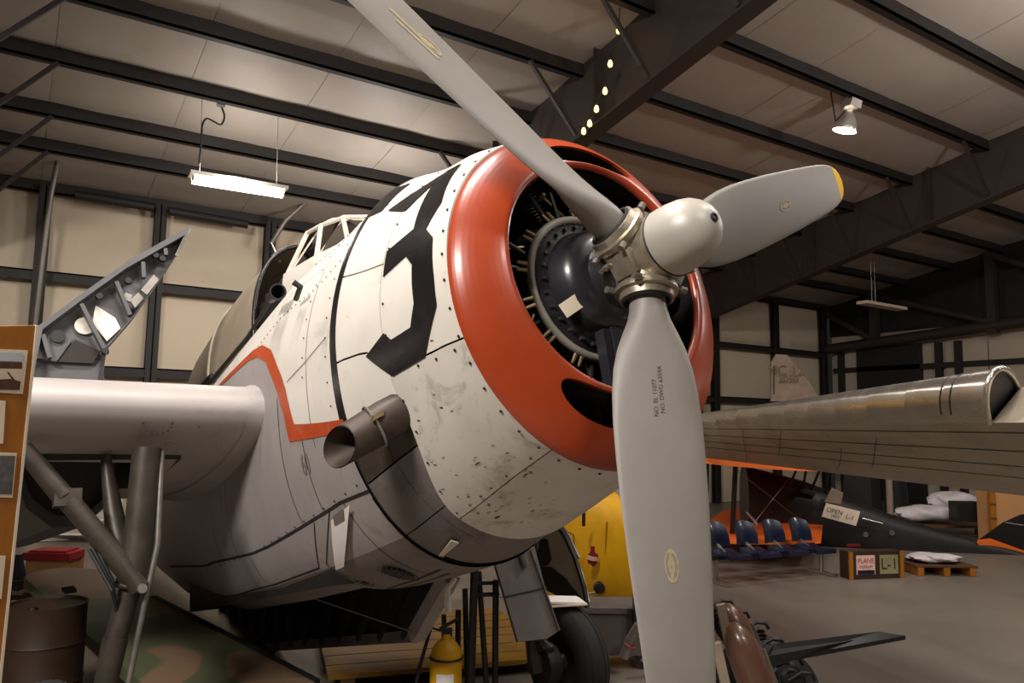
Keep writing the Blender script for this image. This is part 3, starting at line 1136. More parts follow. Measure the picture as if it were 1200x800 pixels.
# oil sump between the lower cylinders
b = MB()
b.obox(W((.28, -.02, -.40)), AS, AU, AX, .055, .16, .05)
b.obox(W((.27, .06, -.42)), AS, AU, AX, .018, .17, .03)
sp = b.build('oil_sump', 'case', PL)
MB().tube([W((.26, .03, -.44)), W((.26, .03, -.55))], .035, 14).build('sump_plug', 'case', sp, smooth=40)

# ---- propeller
PR = math.radians(-82.9938)
b = MB()
b.lathe(c0, AX, [(.10, .085), (.10, .12), (.075, .135), (.03, .15), (-.03, .155), (-.07, .15), (-.11, .148), (-.14, .145), (-.160, .146), (-.163, .14), (-.163, .001)], 40)
hub = b.build('propeller_hub', 'hub', PL, smooth=40)


def bdir(k):
    a = PR + k * 2 * PI / 3
    d = unit(math.cos(a) * AS + math.sin(a) * AU)
    e = -unit(-math.sin(a) * AS + math.cos(a) * AU)          # turning direction
    return d, e


for k in range(3):
    d, e = bdir(k)
    MB().lathe(c0, d, [(.04, .125), (.10, .128), (.135, .122), (.150, .135), (.172, .138), (.178, .120), (.205, .116), (.208, .09)], 30, ref=AX).build('blade_socket', 'hub', hub, smooth=40)
    for sg in (-1, 1):
        for h in (-1, 1):
            MB().tube([c0 + d * .155 + e * sg * .115 - AX * h * .085, c0 + d * .155 + e * sg * .15 - AX * h * .085], .016, 8).build('socket_bolt', 'steel', hub, smooth=40)
    b = MB()
    b.torus(c0 + d * .208, d, .098, .008, 30, 6)
    b.build('socket_seal', 'dark', hub, smooth=50)
# ribs and ears on the barrel between the sockets
for k in range(3):
    d, e = bdir(k)
    q = -d
    MB().obox(c0 + q * .15 - AX * .02, q, e, AX, .03, .05, .06).build('barrel_lug', 'hub', hub)
    for j in range(3):
        MB().tube([c0 + q * .14 + AX * (.03 + .03 * j) + e * .04, c0 + q * .185 + AX * (.03 + .03 * j) + e * .02], .012, 8).build('barrel_bolt', 'hub', hub, smooth=40)
MB().torus(c0 + AX * .075, AX, .128, .012, 40, 8).build('rear_collar', 'hub', hub, smooth=50)
b = MB()
b.lathe(c0, AX, [(-.160, .148), (-.19, .149), (-.24, .146), (-.29, .138), (-.33, .124), (-.36, .104), (-.385, .078), (-.400, .05), (-.406, .03), (-.408, .001)], 48)
dm = b.build('propeller_dome', 'dome', hub, smooth=60)
MB().torus(c0 - AX * .160, AX, .148, .005, 48, 6).build('dome_seam', 'dark', hub, smooth=50)
MB().lathe(c0 - AX * .402, -AX, [(0, .020), (.012, .020), (.014, .012), (.002, .010), (.002, .0001)], 12).build('dome_nut', 'dark', hub, smooth=40)

RR = [.20, .25, .30, .36, .43, .52, .62, .75, .9, 1.05, 1.2, 1.35, 1.5, 1.62, 1.74, 1.84, 1.91, 1.955, 1.98, 1.99]
CC = [.078, .080, .092, .118, .146, .170, .183, .190, .189, .185, .178, .170, .160, .152, .142, .128, .108, .082, .05, .012]
TT = [1.0, .98, .80, .55, .38, .27, .20, .16, .135, .12, .11, .10, .095, .09, .085, .08, .075, .07, .065, .05]     # thickness / chord
BBt = [34, 33, 32, 31, 29, 27, 25, 23.5, 22, 20.5, 18.5, 16.5, 14.5, 13.2, 12, 11, 10.5, 10, 10, 10]


def blade_pt(k, r, q, side=1):
    """point on the forward face (side=1) of blade k at radius r, chord fraction q (-1 trailing .. 1 leading)"""
    d, e = bdir(k)
    c, t, be = np.interp(r, RR, CC), np.interp(r, RR, TT), math.radians(np.interp(r, RR, BBt))
    ch = math.cos(be) * e + math.sin(be) * AF
    nn = unit(np.cross(d, ch))
    if np.dot(nn, AF) < 0:
        nn = -nn
    h = c * t * math.sqrt(max(0, 1 - q * q)) * (1.0 if side > 0 else (.55 if t < .3 else 1.0))
    return c0 + d * r + ch * c * q + nn * h * side


for k in range(3):
    b = MB()
    b2 = MB()
    rs = []
    for r in RR:
        up_ = [blade_pt(k, r, math.cos(PI * i / 14), 1) for i in range(15)]
        dn = [blade_pt(k, r, -math.cos(PI * i / 14), -1) for i in range(1, 14)]
        rs.append(up_ + dn)
    it = RR.index(1.84) if False else RR.index(1.91)
    b.rings(rs[:it + 1], cap0=True)
    b.mi = 1
    b.rings(rs[it:], cap1=True)
    bl = b.build('propeller_blade', ['blade', 'tip_yellow'], PL, smooth=50)
    bl['label'] = 'grey blade reaching down past the numeral side' if k == 0 else ('grey blade reaching up out of view' if k == 1 else 'grey blade with a yellow tip')
    # worn oval maker's logo on every blade
    def bmap(x, y, r0, q0, lift=.0015):
        r = r0 + y
        q = q0 + x / np.interp(r, RR, CC)
        d, e = bdir(k)
        return blade_pt(k, r, q) + AF * lift
    R0 = 1.30 if k == 0 else 1.25
    b = MB()
    n = 28
    for r_in, r_out in ((.78, 1.0), (0.0, .5)):
        V = [bmap(.030 * q * math.cos(2 * PI * i / n), .062 * q * math.sin(2 * PI * i / n), R0, -.05) for q in (r_in, r_out) for i in range(n)]
        b.add(V, [(i, (i + 1) % n, n + (i + 1) % n, n + i) for i in range(n)])
    for sg in (-1, 1):
        b.add([bmap(x, y * sg, R0, -.05) for x, y in ((-.012, .0), (.012, .0), (.004, .055), (-.004, .055))], [(0, 1, 2, 3)])
    b.build('blade_logo', 'logo', bl)
    if k == 0:
        for j, (txt, q0, r0) in enumerate((('NO. DWG 6359A', -.06, .615), ('NO. BL 11077', .085, .60))):
            V, F = text_mesh(txt, .026)
            b = MB()
            b.add([bmap(-y, -x, r0 - .0 + .05 * j, q0 * -1) for x, y, z in V], F)
            b.build('blade_stencil', 'ink', bl)
    b = MB()
    if k == 1:
        for i, (x, y) in enumerate(((0, 0), (.03, -.05))):
            b.add([bmap(x + a, y + c, 1.36, 0) for a, c in ((-.006, -.12), (.012, -.12), (.012, .1), (-.006, .08))], [(0, 1, 2, 3)])
        b.build('worn_label', 'logo', bl)

# ---- cockpit windshield, canopy, venturi
def wp(x, y, yy):
    return np.array(pix_plane(x, y, 1, yy))


SILL = [wp(337, 321, .57), wp(371, 301, .55), wp(408, 283, .46), wp(428, 270, .24)]
TOPE = [wp(360, 273, .44), wp(376, 264, .40), wp(402, 255, .30)]
CT = [np.array((TOPE[0][0] - .10, 0, TOPE[0][2] + .16)), np.array((TOPE[2][0] + .02, 0, TOPE[2][2] + .07)), np.array((SILL[3][0] - .05, 0, SILL[3][2] + .02))]
MR = lambda p: np.array((p[0], -p[1], p[2]))
SH = np.array((TOPE[0][0] - .06, .26, TOPE[0][2] + .11))
arch = [SILL[0], TOPE[0], SH, CT[0], MR(SH), MR(TOPE[0]), MR(SILL[0])]
fr = MB().tube([W(p) for p in arch], .017, 8).build('windshield_frame', 'frame', PL, smooth=50)
MB().tube([W(p) for p in (TOPE[2], CT[1], MR(TOPE[2]))], .02, 8).build('front_bar', 'frame', fr, smooth=50)
for f in (lambda p: W(p), lambda p: W(MR(p))):
    MB().tube([f(SILL[1]), f(TOPE[1])], .018, 8).build('frame_bar', 'frame', fr, smooth=50)
    MB().tube([f(SILL[2]), f(TOPE[2])], .018, 8).build('frame_bar', 'frame', fr, smooth=50)
    MB().tube([f(p) for p in SILL + [CT[2]]], .016, 8).build('sill_bar', 'frame', fr, smooth=50)
    MB().tube([f(p) for p in TOPE], .015, 8).build('top_bar', 'frame', fr, smooth=50)
    MB().add([f(p) for p in (SILL[0], SILL[1], TOPE[1], TOPE[0])], [(0, 1, 2, 3)]).build('side_pane', 'glass', fr)
    MB().add([f(p) for p in (SILL[1], SILL[2], TOPE[2], TOPE[1])], [(0, 1, 2, 3)]).build('side_pane', 'glass', fr)
    MB().add([f(p) for p in (SILL[2], SILL[3], CT[2], CT[1], TOPE[2])], [(0, 1, 2, 3, 4)]).build('front_pane', 'glass', fr)
    MB().add([f(p) for p in (TOPE[0], TOPE[1], TOPE[2], CT[1], CT[0], SH)], [(0, 1, 2, 3, 4, 5)]).build('top_pane', 'frame', fr)
    # cowl deck skirt under the sill
    G = [[f(p + np.array((0, .03, -.005))) for p in SILL], [f(p + np.array((0, .05, -.14))) for p in SILL], [f(p * np.array((1, 1, 1)) + np.array((0, -.02, -.34))) for p in SILL]]
    MB().grid(G).build('sill_skirt', 'white', fr, smooth=60)
# headrest / dark cockpit tub
b = MB()
b.box((0, 0, 0), (1, 1, 1))
b.v = [tuple(W((2.5 + 1.9 * p[0], -.5 + 1.0 * p[1], .9 + .24 * p[2]))) for p in b.v]
b.build('cockpit_tub', 'dark', PL)
cs_ = [(3.75, .555, 1.72, .86), (4.4, .56, 1.78, .86), (5.2, .56, 1.76, .84), (6.2, .54, 1.68, .8), (7.2, .45, 1.5, .78)]
rs = []
for s_, w, zt, zb in cs_:
    rs.append([W((s_, w * math.copysign(abs(math.cos(t)) ** .75, math.cos(t)), zb + (zt - zb) * math.sin(t) ** .8 if math.sin(t) > 0 else zb)) for t in np.linspace(0, PI, 25)])
cn = MB().grid(rs).build('sliding_canopy', 'canopy', PL, smooth=60)
for i in (0, 2):
    o_ = []
    s_, w, zt, zb = [(cs_[i][k] * (1 - .0) + 0) for k in range(4)]
    MB().tube([W((s_, (w + .008) * math.copysign(abs(math.cos(t)) ** .75, math.cos(t)), zb + (zt + .008 - zb) * math.sin(t) ** .8 if math.sin(t) > 0 else zb)) for t in np.linspace(0, PI, 25)],
              .02 if i == 0 else .014, 8).build('canopy_bow', 'black_paint' if i == 0 else 'frame', cn, smooth=50)
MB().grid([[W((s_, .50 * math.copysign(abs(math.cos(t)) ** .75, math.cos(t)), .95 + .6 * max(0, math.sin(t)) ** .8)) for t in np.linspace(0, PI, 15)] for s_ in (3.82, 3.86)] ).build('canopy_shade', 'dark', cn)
MB().tube([W((2.95, .585, 1.02)), W((3.9, .57, .9)), W((5.2, .575, .86)), W((6.8, .5, .80))], .016, 8).build('canopy_rail', 'seam', PL, smooth=50)
for i in range(2):
    MB().tube([W((5.0, .585, .90 - .02 * i)), W((5.3, .60, .88 - .02 * i))], .02, 6).build('rail_stop', 'dark', PL)
MB().tube([W(pix_plane(328, 306, 1, .25)), W(pix_plane(318, 284, 1, .25))], [.012, .005], 6).build('aerial_mast', 'frame', PL)
b = MB()
va, vb = W(pix_plane(318, 348, 1, .80)), W(pix_plane(340, 330, 1, .86))
vd = unit(vb - va)
b.lathe(va, vd, [(-.05, .02), (-.03, .036), (.06, .034), (.12, .04), (.20, .054), (.212, .054), (.212, .044), (.12, .03), (.1, .001)], 20)
vt = b.build('venturi_tube', 'blackplastic', PL, smooth=40)
MB().tube([vb - AS * .02, W(pix_plane(352, 336, 1, .80)), W(pix_plane(347, 350, 1, .77))], .018, 8).build('venturi_bracket', 'blackplastic', vt, smooth=40)

# ---- wings
def naca(n=22, t=.165, camber=.014, p=.3):
    xs = [(1 - math.cos(PI * i / n)) / 2 for i in range(n + 1)]
    def th(x):
        return 5 * t * (.2969 * math.sqrt(x) - .1260 * x - .3516 * x * x + .2843 * x ** 3 - .1015 * x ** 4)
    def cm(x):
        return camber / p ** 2 * (2 * p * x - x * x) if x < p else camber / (1 - p) ** 2 * (1 - 2 * p + 2 * p * x - x * x)
    up_ = [(x, cm(x) + th(x)) for x in xs[::-1]]
    lo_ = [(x, cm(x) - th(x)) for x in xs[1:]]
    return up_ + lo_


AFO = naca()


def wing_sec(y, le, z, ch, tw=0.02, t=1.0):
    return [W((le + x * ch, y, z - tw * x * ch + q * ch * t)) for x, q in AFO]


for sg in (1, -1):
    b = MB()
    ys = list(np.linspace(.62, 2.55, 12))
    rs = [wing_sec(sg * y, 2.78 + .0 * y, .02 + .012 * (y - .7), 3.25 - .16 * (y - .6), .03) for y in ys]
    n = len(AFO)
    V = [p for r in rs for p in r]
    F = []
    for i in range(len(rs) - 1):
        for j in range(n - 1):
            lower = j >= 22
            x = AFO[j][0]
            if lower and 1.22 < ys[i] < 2.5 and .20 < x < .50:
                continue
            F.append((i * n + j, i * n + j + 1, (i + 1) * n + j + 1, (i + 1) * n + j))
    F.append(tuple((len(rs) - 1) * n + j for j in range(n)))
    b.add(V, F)
    wg = b.build('wing_centre_section', 'wing', PL, smooth=50)
    wb_ = MB()
    wb_.box((0, 0, 0), (1, 1, 1))
    wb_.v = [tuple(W((3.30 + 1.15 * p[0], sg * (1.2 + 1.3 * p[1]), -.22 + .33 * p[2]))) for p in wb_.v]
    wb_.f = wb_.f[1:]
    wb_.m = wb_.m[1:]
    wb_.build('wheel_well', 'wellgreen', wg)
    if sg == 1:
        # ring of cap screws and a fuel port under the leading edge
        bb = MB()
        for i in range(16):
            a = 2 * PI * i / 16
            p = np.array(pix_plane(185 + 17 * math.cos(a), 496 + 12 * math.sin(a), 0, 2.86))
            bb.lathe(W(p) + AF * .005, AF, [(-.01, .006), (.004, .006), (.004, .0001)], 6)
        for (x_, y_) in ((232, 490), (233, 500), (232, 482), (195, 520), (200, 518), (205, 519)):
            p = np.array(pix_plane(x_, y_, 0, 2.86))
            bb.lathe(W(p) + AF * .005, AF, [(-.01, .006), (.004, .006), (.004, .0001)], 6)
        stuff(bb.build('cap_screw', 'screw', wg))
    # wing root fillet
    G = []
    for x, q in AFO:
        s_ = 2.78 + x * 3.25
        z_ = .02 - .03 * x * 3.25 + q * 3.25
        G.append([W((s_ - .04 * (1 - x), sg * .66, z_ * 1.25)), W((s_, sg * .80, z_ * 1.02)), W((s_, sg * .9, z_ * 1.003))])
    MB().grid(G).build('wing_root_fillet', 'wing', wg, smooth=50)

# folded outer wing seen end on behind the cockpit: rib, skin, struts
SF = 4.2
edge_px = [(223, 265), (150, 306), (95, 345), (45, 382)]
outl = [np.array(pix_plane(x, y, 0, SF)[1:]) for x, y in edge_px] + [np.array((2.06, .60)), np.array((2.13, .25)), np.array((2.12, -.10)), np.array((2.02, -.38)), np.array((1.86, -.52)),
        np.array((1.66, -.52)), np.array((1.52, -.38)), np.array((1.47, -.1)), np.array((1.50, .3)), np.array((1.58, .62))] + [np.array(pix_plane(x, y, 0, SF)[1:]) for x, y in ((126, 405), (160, 366), (187, 328), (214, 288))]
ctr = sum(outl) / len(outl)
P3 = lambda s_, q: W((s_, q[0], q[1]))
rs = []
for s_, k in ((SF, 1.0), (SF + 1.5, .93), (SF + 3.5, .78), (SF + 5.2, .60)):
    rs.append([P3(s_, ctr + np.array((.16 * (s_ - SF), -.02 * (s_ - SF))) + (q - ctr) * k) for q in outl])
b = MB()
b.rings(rs, cap1=True)
fw = b.build('folded_outer_wing', 'rib', PL, smooth=25)
fw['label'] = 'grey folded outer wing panel with its open root rib facing forward'
inner = [ctr + (q - ctr) * .93 for q in outl]
b = MB()
b.rings([[P3(SF, q) for q in outl], [P3(SF - .015, q) for q in outl], [P3(SF - .015, q) for q in inner], [P3(SF + .12, q) for q in inner]])
b.build('rib_flange', 'rib', fw)
b = MB()
b.add([P3(SF + .12, q) for q in inner], [tuple(range(len(inner)))])
b.build('rib_web', 'rib', fw)


def rp(x, y, s_=SF):
    return np.array(pix_plane(x, y, 0, s_))


for (a, c) in (((95, 357), (123, 412)), ((136, 331), (152, 370)), ((167, 308), (168, 326)), ((50, 393), (58, 420)), ((193, 292), (194, 300))):
    MB().beam(W(rp(*a, SF + .03)), W(rp(*c, SF + .03)), .03, .06, AF).build('rib_strut', 'rib', fw)
MB().plate([W(rp(x, y, SF + .11)) for x, y in ((112, 358), (135, 373), (141, 385), (125, 400), (108, 378))], AF, .02).build('rib_insert', 'bright', fw)['label'] = 'bright bare metal plate in the rib'
MB().lathe(W(rp(99, 382, SF + .10)), AF, [(0, .07), (.01, .07), (.01, .0001)], 18).build('rib_window', 'bright', fw)
MB().plate([W(rp(x, y, SF + .08)) for x, y in ((43, 420), (46, 395), (70, 388), (86, 397), (66, 424))], AF, .03).build('hinge_plate', 'rib', fw)
MB().lathe(W(rp(68, 394, SF + .05)), AF, [(0, .05), (.01, .05), (.01, .0001)], 18).build('rib_hole', 'dark', fw)
MB().plate([W(rp(x, y, SF + .09)) for x, y in ((66, 424), (88, 398), (118, 412), (108, 426))], AF, .02).build('lower_web', 'seam', fw)
for q in (((165, 340), (180, 322), (186, 328), (172, 346)), ((152, 352), (162, 343), (168, 350), (158, 361)), ((147, 343), (155, 346), (152, 354), (143, 350))):
    MB().plate([W(rp(x, y, SF + .04)) for x, y in q], AF, .02).build('hinge_fitting', 'steel', fw)
for q in ((182, 300), (190, 304), (150, 330), (116, 348), (123, 412)):
    MB().lathe(W(rp(*q, SF + .03)), AF, [(0, .03), (.03, .025), (.03, .0001)], 10).build('hinge_knuckle', 'dark', fw, smooth=40)
MB().tube([W(rp(222, 267)), W(rp(212, 288)), W(rp(206, 300))], [.015, .012, .012], 6).build('edge_cable', 'steel', fw)

# ---- landing gear
def wheel(c, axv, parent):
    t = MB()
    R = .435
    t.lathe(c, axv, [(-.05, .20), (-.10, .22), (-.125, .28), (-.13, .34), (-.115, .39), (-.09, .415), (-.082, .408), (-.072, .422), (-.04, .432), (-.034, .424), (-.02, .434),
                     (.02, .434), (.034, .424), (.04, .432), (.072, .422), (.082, .408), (.09, .415), (.115, .39), (.13, .34), (.125, .28), (.10, .22), (.05, .20)], 56)
    ty = t.build('tyre', 'rubber', parent, smooth=40)
    h = MB()
    h.lathe(c, axv, [(-.09, .001), (-.09, .06), (-.06, .08), (-.045, .16), (-.08, .205), (-.10, .225), (-.09, .23), (.09, .23), (.10, .225), (.08, .205), (.045, .16), (.06, .08), (.09, .06), (.09, .001)], 32)
    h.build('wheel_hub', 'gear', ty, smooth=40)
    h = MB()
    h.torus(c + axv * (-.10 if np.dot(axv, AS) * 1 > 0 else .10), axv, .212, .012, 40, 6)
    h.build('wheel_rim', 'steel', ty, smooth=40)
    return ty


for sg in (1, -1):
    f = lambda s_, y, z: W((s_, sg * (y if sg == 1 else y - .26), z))
    st = MB()
    st.tube([f(2.95, 1.47, -.22), f(3.0, 1.50, -.80), f(3.03, 1.52, -1.0)], [.085, .085, .09], 20)
    st.tube([f(3.03, 1.52, -1.0), f(3.09, 1.59, -1.30)], [.062, .062], 20)
    st.tube([f(3.09, 1.59, -1.30), f(3.14, 1.64, -1.62), f(3.18, 1.66, -1.95)], [.07, .062, .062], 20)
    leg = st.build('gear_strut', 'gear', PL, smooth=40)
    MB().tube([f(3.18, 1.60, -1.91), W((3.18, sg * (1.90 if sg == 1 else 1.70), -1.91))], .045, 12).build('axle', 'gear', leg, smooth=40)
    MB().torus(f(3.03, 1.52, -1.02), f(3.09, 1.59, -1.3) - f(3.0, 1.5, -.8), .085, .018, 28, 8).build('strut_collar', 'gear', leg, smooth=50)
    MB().tube([f(2.93, 1.39, -.24), f(2.95, 1.40, -.80), f(3.0, 1.46, -1.15), f(3.06, 1.53, -1.60)], .018, 8).build('brake_line', 'steel', leg, smooth=50)
    wy = 1.93
    wy = 1.93 if sg == 1 else 1.73
    wheel(W((3.2, sg * wy, -1.91)), AS * 1.0 + AU * .04 * sg, PL)
    # folding side brace
    MB().tube([f(3.0, 2.12, -.20), f(3.0, 1.90, -.49)], [.05, .06], 14).build('side_brace', 'gear', leg, smooth=40)
    MB().tube([f(3.0, 1.87, -.52), f(2.98, 1.66, -.80), f(2.96, 1.49, -1.05)], [.058, .06, .055], 14).build('side_brace', 'gear', leg, smooth=40)
    MB().obox(f(3.0, 1.88, -.50), AS, AU, AF, .07, .05, .05).build('brace_joint', 'gear', leg)
    MB().lathe(f(2.90, 1.49, -1.05), AF, [(0, .03), (.03, .026), (.03, .0001)], 12).build('brace_pin', 'steel', leg, smooth=40)
    MB().tube([f(3.25, 1.66, -.2), f(3.2, 1.60, -.62), f(3.06, 1.56, -.95)], [.03, .06, .03], 12).build('retract_link', 'gear', leg, smooth=40)
    for i in range(3):
        MB().tube([f(2.98, 1.72 + .02 * i, -.80), f(2.94, 1.64, -.98 - .03 * i), f(3.02, 1.60, -1.15)], .010, 6).build('hydraulic_hose', 'blackplastic', leg, smooth=40)
    # torque links and brake at the bottom
    MB().obox(f(3.07, 1.66, -1.70), f(0, .3, -1) - f(0, 0, 0), AS, AF, .10, .05, .02).build('torque_link', 'gear', leg)
    MB().lathe(f(3.18, 1.70, -1.91), AS * sg, [(-.02, .05), (0, .15), (.06, .17), (.10, .17)], 28).build('brake_drum', 'dark', leg, smooth=40)
    for i in range(4):
        MB().tube([f(3.05 + .02 * i, 1.60 + .03 * i, -1.62 - .03 * i), f(3.03, 1.66 + .03 * i, -1.78), f(3.12, 1.74, -1.80 - .04 * i)], .016, 8).build('brake_fitting', 'gear', leg, smooth=40)
    # leg door
    if sg == -1:
        q = [(560, 648), (622, 640), (700, 735), (640, 762), (608, 755)]
        P4 = [W(pix_plane(x, y, 0, 2.88)) for x, y in ((576, 650), (625, 640), (638, 690), (655, 738), (640, 748), (606, 752), (588, 690))]
        gd = MB().plate(P4, AF, .03).build('gear_door', 'door_grey', PL)
        MB().beam(W(pix_plane(586, 700, 0, 2.86)), W(pix_plane(641, 688, 0, 2.86)), .006, .012, AF).build('door_joint', 'seam', gd)
        MB().tube([W(pix_plane(612, 648, 0, 2.84)), W(pix_plane(616, 662, 0, 2.84))], .03, 10).build('door_hinge', 'steel', gd, smooth=40)
        MB().beam(W(pix_plane(622, 644, 0, 2.85)), W(pix_plane(655, 738, 0, 2.85)), .012, .02, AF).build('door_edge', 'steel', gd)
        # curved wheel door hanging beyond the strut
        yy = -2.18
        wd = [(622, 655), (636, 628), (652, 612), (668, 640), (682, 672), (690, 705), (684, 712), (655, 690), (630, 672)]
        wdo = MB().plate([W(pix_plane(x, y, 1, yy)) for x, y in wd], AS, .03).build('wheel_door', 'frame', PL)
        wdo['label'] = 'curved wheel door with dark recesses and a black rim'
        MB().plate([W(pix_plane(x, y, 1, yy + .03)) for x, y in ((618, 652), (632, 630), (640, 632), (645, 655), (640, 662), (622, 662))], AS, .03).build('door_recess', 'dark', wdo)
        MB().plate([W(pix_plane(x, y, 1, yy + .03)) for x, y in ((622, 664), (645, 664), (662, 678), (684, 706), (655, 698), (628, 684))], AS, .03).build('door_recess', 'dark', wdo)
        MB().tube([W(pix_plane(x, y, 1, yy + .02)) for x, y in ((650, 612), (662, 628), (674, 654), (685, 690), (688, 712))], .022, 8).build('door_rim', 'blackplastic', wdo, smooth=40)
        MB().tube([W(pix_plane(x, y, 1, yy + .05)) for x, y in ((656, 612), (667, 628), (679, 654))], .012, 8).build('door_strip', 'steel', wdo, smooth=40)

# ---- bomb bay door hanging open with its ribs
dpx = lambda x, y, yv=-.32: W(pix_plane(x, y, 1, yv))
A1, A2, A3, A4 = np.array((2.36, -.30, -1.20)), np.array((2.98, -.34, -1.54)), np.array((8.2, -.34, -1.62)), np.array((8.2, -.30, -1.10))
bd = MB().plate([W(p) for p in (A1, A2, A3, A4)], AS, .03).build('bomb_bay_door', 'dark', PL)
for i in range(13):
    t = (i + .5) / 13
    p, q = A1 + (A4 - A1) * t, A2 + (A3 - A2) * t
    MB().beam(W(p + np.array((.0, .05, 0))), W(q + np.array((0, .05, 0))), .05, .05, AS).build('door_rib', 'dark', bd)
MB().beam(W(A1 + np.array((0, .06, .02))), W(A2 + np.array((0, .06, 0))), .10, .10, AS).build('door_end_frame', 'grey', bd)
MB().beam(W(A2 + np.array((0, .05, 0))), W(A3 + np.array((0, .05, 0))), .03, .08, AU).build('door_edge', 'soot', bd)
b = MB()
b.tube([W((2.34, -.26, -1.20)), W((2.34, -.20, -1.26)), W((2.36, -.2, -1.4))], .02, 8)
b.build('door_latch', 'white_tag', bd, smooth=40)
MB().tube([W((3.4, .3, -1.2)), W((2.9, -.25, -1.52))], .005, 6).build('bay_cable', 'steel', PL)

# binder lying on the port tyre
wt = W((3.2, -1.73, -1.91)) + np.array((0, 0, .45))
b = MB()
b.obox(wt + np.array((-.06, -.02, .012)), (1, -.35, .02), (.35, 1, 0.02), (0, 0, 1), .17, .12, .006)
bn = thing('document_binder', 'white open document binder lying on top of the bomber tyre', 'book', wt)
b.build('cover', 'paper', bn)
b = MB()
b.obox(wt + np.array((-.06, -.02, .030)), (1, -.35, -.06), (.35, 1, 0.02), (0, 0, 1), .15, .11, .008)
b.build('pages', 'white_tag', bn)

# ================================================================== NEIGHBOURING METAL AIRPLANE (wing)
LA, LB = at(1160, 444, D=5.0), at(806, 487, D=12.0)
TA, TB_ = at(1215, 582, D=6.9), at(808, 534, D=13.2)
LA2, TA2 = LA + (LA - LB) * .35, TA + (TA - TB_) * .35
base = np.array([(LA2[0] + LB[0]) / 2, (LA2[1] + LB[1]) / 2, 0])
MW = thing('metal_airplane', 'bare metal airplane wing with a polished leading edge reaching in from the right edge', 'airplane', base)
A2F = naca(20, .16, .015)


def msec(t):
    le, te = LA2 + (LB - LA2) * t, TA2 + (TB_ - TA2) * t
    ch = te - le
    c = np.linalg.norm(ch)
    span = unit(LB - LA2)
    up_ = unit(np.cross(ch, span))
    if up_[2] < 0:
        up_ = -up_
    return [le + ch * x + up_ * q * c for x, q in A2F]


tt = np.array([0, .09, .18, .26, .31, .36, .42, .48, .54, .6, .68, .76, .84, .92, 1.0])
rs = [msec(t) for t in tt]
n = len(A2F)
le_r = [[r[j] for j in range(13, 26)] for r in rs]
up_r = [[r[j] for j in range(0, 14)] for r in rs]
lo_r = [[r[j] for j in range(25, n)] for r in rs]
# the fixed end plate at the near end: landing light opening at t0
t0 = .26
for i in range(14):
    if tt[i] < t0 - 1e-6:
        continue
    seg = [le_r[i], le_r[i + 1]]
    MB().grid(seg).build('leading_edge', 'aluminium', MW, smooth=60)
for i in range(14):
    MB().grid([lo_r[i], lo_r[i + 1]]).build('lower_skin', 'underwing', MW, smooth=60)
MB().grid(up_r).build('upper_skin', 'aluminium', MW, smooth=60)
r0 = msec(t0)
le0 = [r0[j] for j in range(13, 26)]
span = unit(LB - LA2)
MB().tube(le0, .022, 8).build('opening_rim', 'aluminium', MW, smooth=50)['label'] = 'bright rim of the dark opening at the near end'
MB().add([p + span * .02 for p in le0], [tuple(range(len(le0)))]).build('opening_back', 'dark', MW)
MB().grid([[r[13], r[25]] for r in [msec(t) for t in (0, .1, .2, .258)]]).build('spar_web', 'underwing', MW)
for i in (4, 5):
    MB().tube([p + 0 * span for p in [msec(.30 + .012 * (i - 4))[j] for j in range(14, 25)]], .006, 6).build('black_band', 'tape_dark', MW)
b = MB()
for x0 in (.2, .32, .47, .62):
    c = []
    for t in tt:
        r = msec(t)
        j = min(range(22, n), key=lambda q: abs(A2F[q][0] - x0))
        c.append(r[j])
    dn = np.array([0, 0, -.004])
    b.grid([[p + dn + unit(TA - LA) * .008 for p in c], [p + dn - unit(TA - LA) * .008 for p in c]])
for t, ja, jb in ((.42, 27, 34), (.50, 29, 36), (.62, 26, 33), (.74, 26, 38)):
    r, r2 = msec(t), msec(t + .06)
    c = [r[j] * (1 - (j - ja) / (jb - ja)) + r2[j] * (j - ja) / (jb - ja) for j in range(ja, jb)]
    b.grid([[p + np.array([0, 0, -.004]) + span * .008 for p in c], [p + np.array([0, 0, -.004]) - span * .008 for p in c]])
stuff(b.build('skin_joint', 'seam', MW))

# ================================================================== CEILING LAMPS
# long tube fixture on chains over the left side
pA, pB = at(226, 209, Y=12.9), at(331, 226, Y=12.9)
fx = thing('tube_light', 'lit white tube light hanging on wires left of the cockpit', 'lamp', (pA + pB) / 2, 'hanging tube lights')
dd = unit(pB - pA)
MB().obox((pA + pB) / 2 + np.array([0, 0, .07]), dd, (0, 1, 0), (0, 0, 1), np.linalg.norm(pB - pA) / 2 + .06, .14, .03).build('housing', 'reflector', fx)
b = MB()
G = [[p + np.array([0, .13 * math.cos(t), .05 - .14 * math.sin(t)]) for t in np.linspace(0, PI, 9)] for p in (pA, pB)]
b.grid(G)
b.build('diffuser', 'tube_on', fx, smooth=60)
for p in (pA, pB):
    MB().obox(p + np.array([0, 0, .02]) - dd * (.02 if p is pB else -.02), dd, (0, 1, 0), (0, 0, 1), .02, .11, .06).build('end_cap', 'lens', fx)
for x0, y0, x1, y1 in ((237, 114, 234, 200), (326, 135, 324, 220)):
    MB().tube([at(x0, y0, Y=12.6), at(x1, y1, Y=12.9)], .006, 6).build('hanger_wire', 'steel', fx)
b = MB()
cp0 = [(258, 120), (259, 124), (263, 136), (259, 146), (250, 142), (242, 139), (237, 147), (236, 165), (233, 196), (233, 200)]
cpts = []
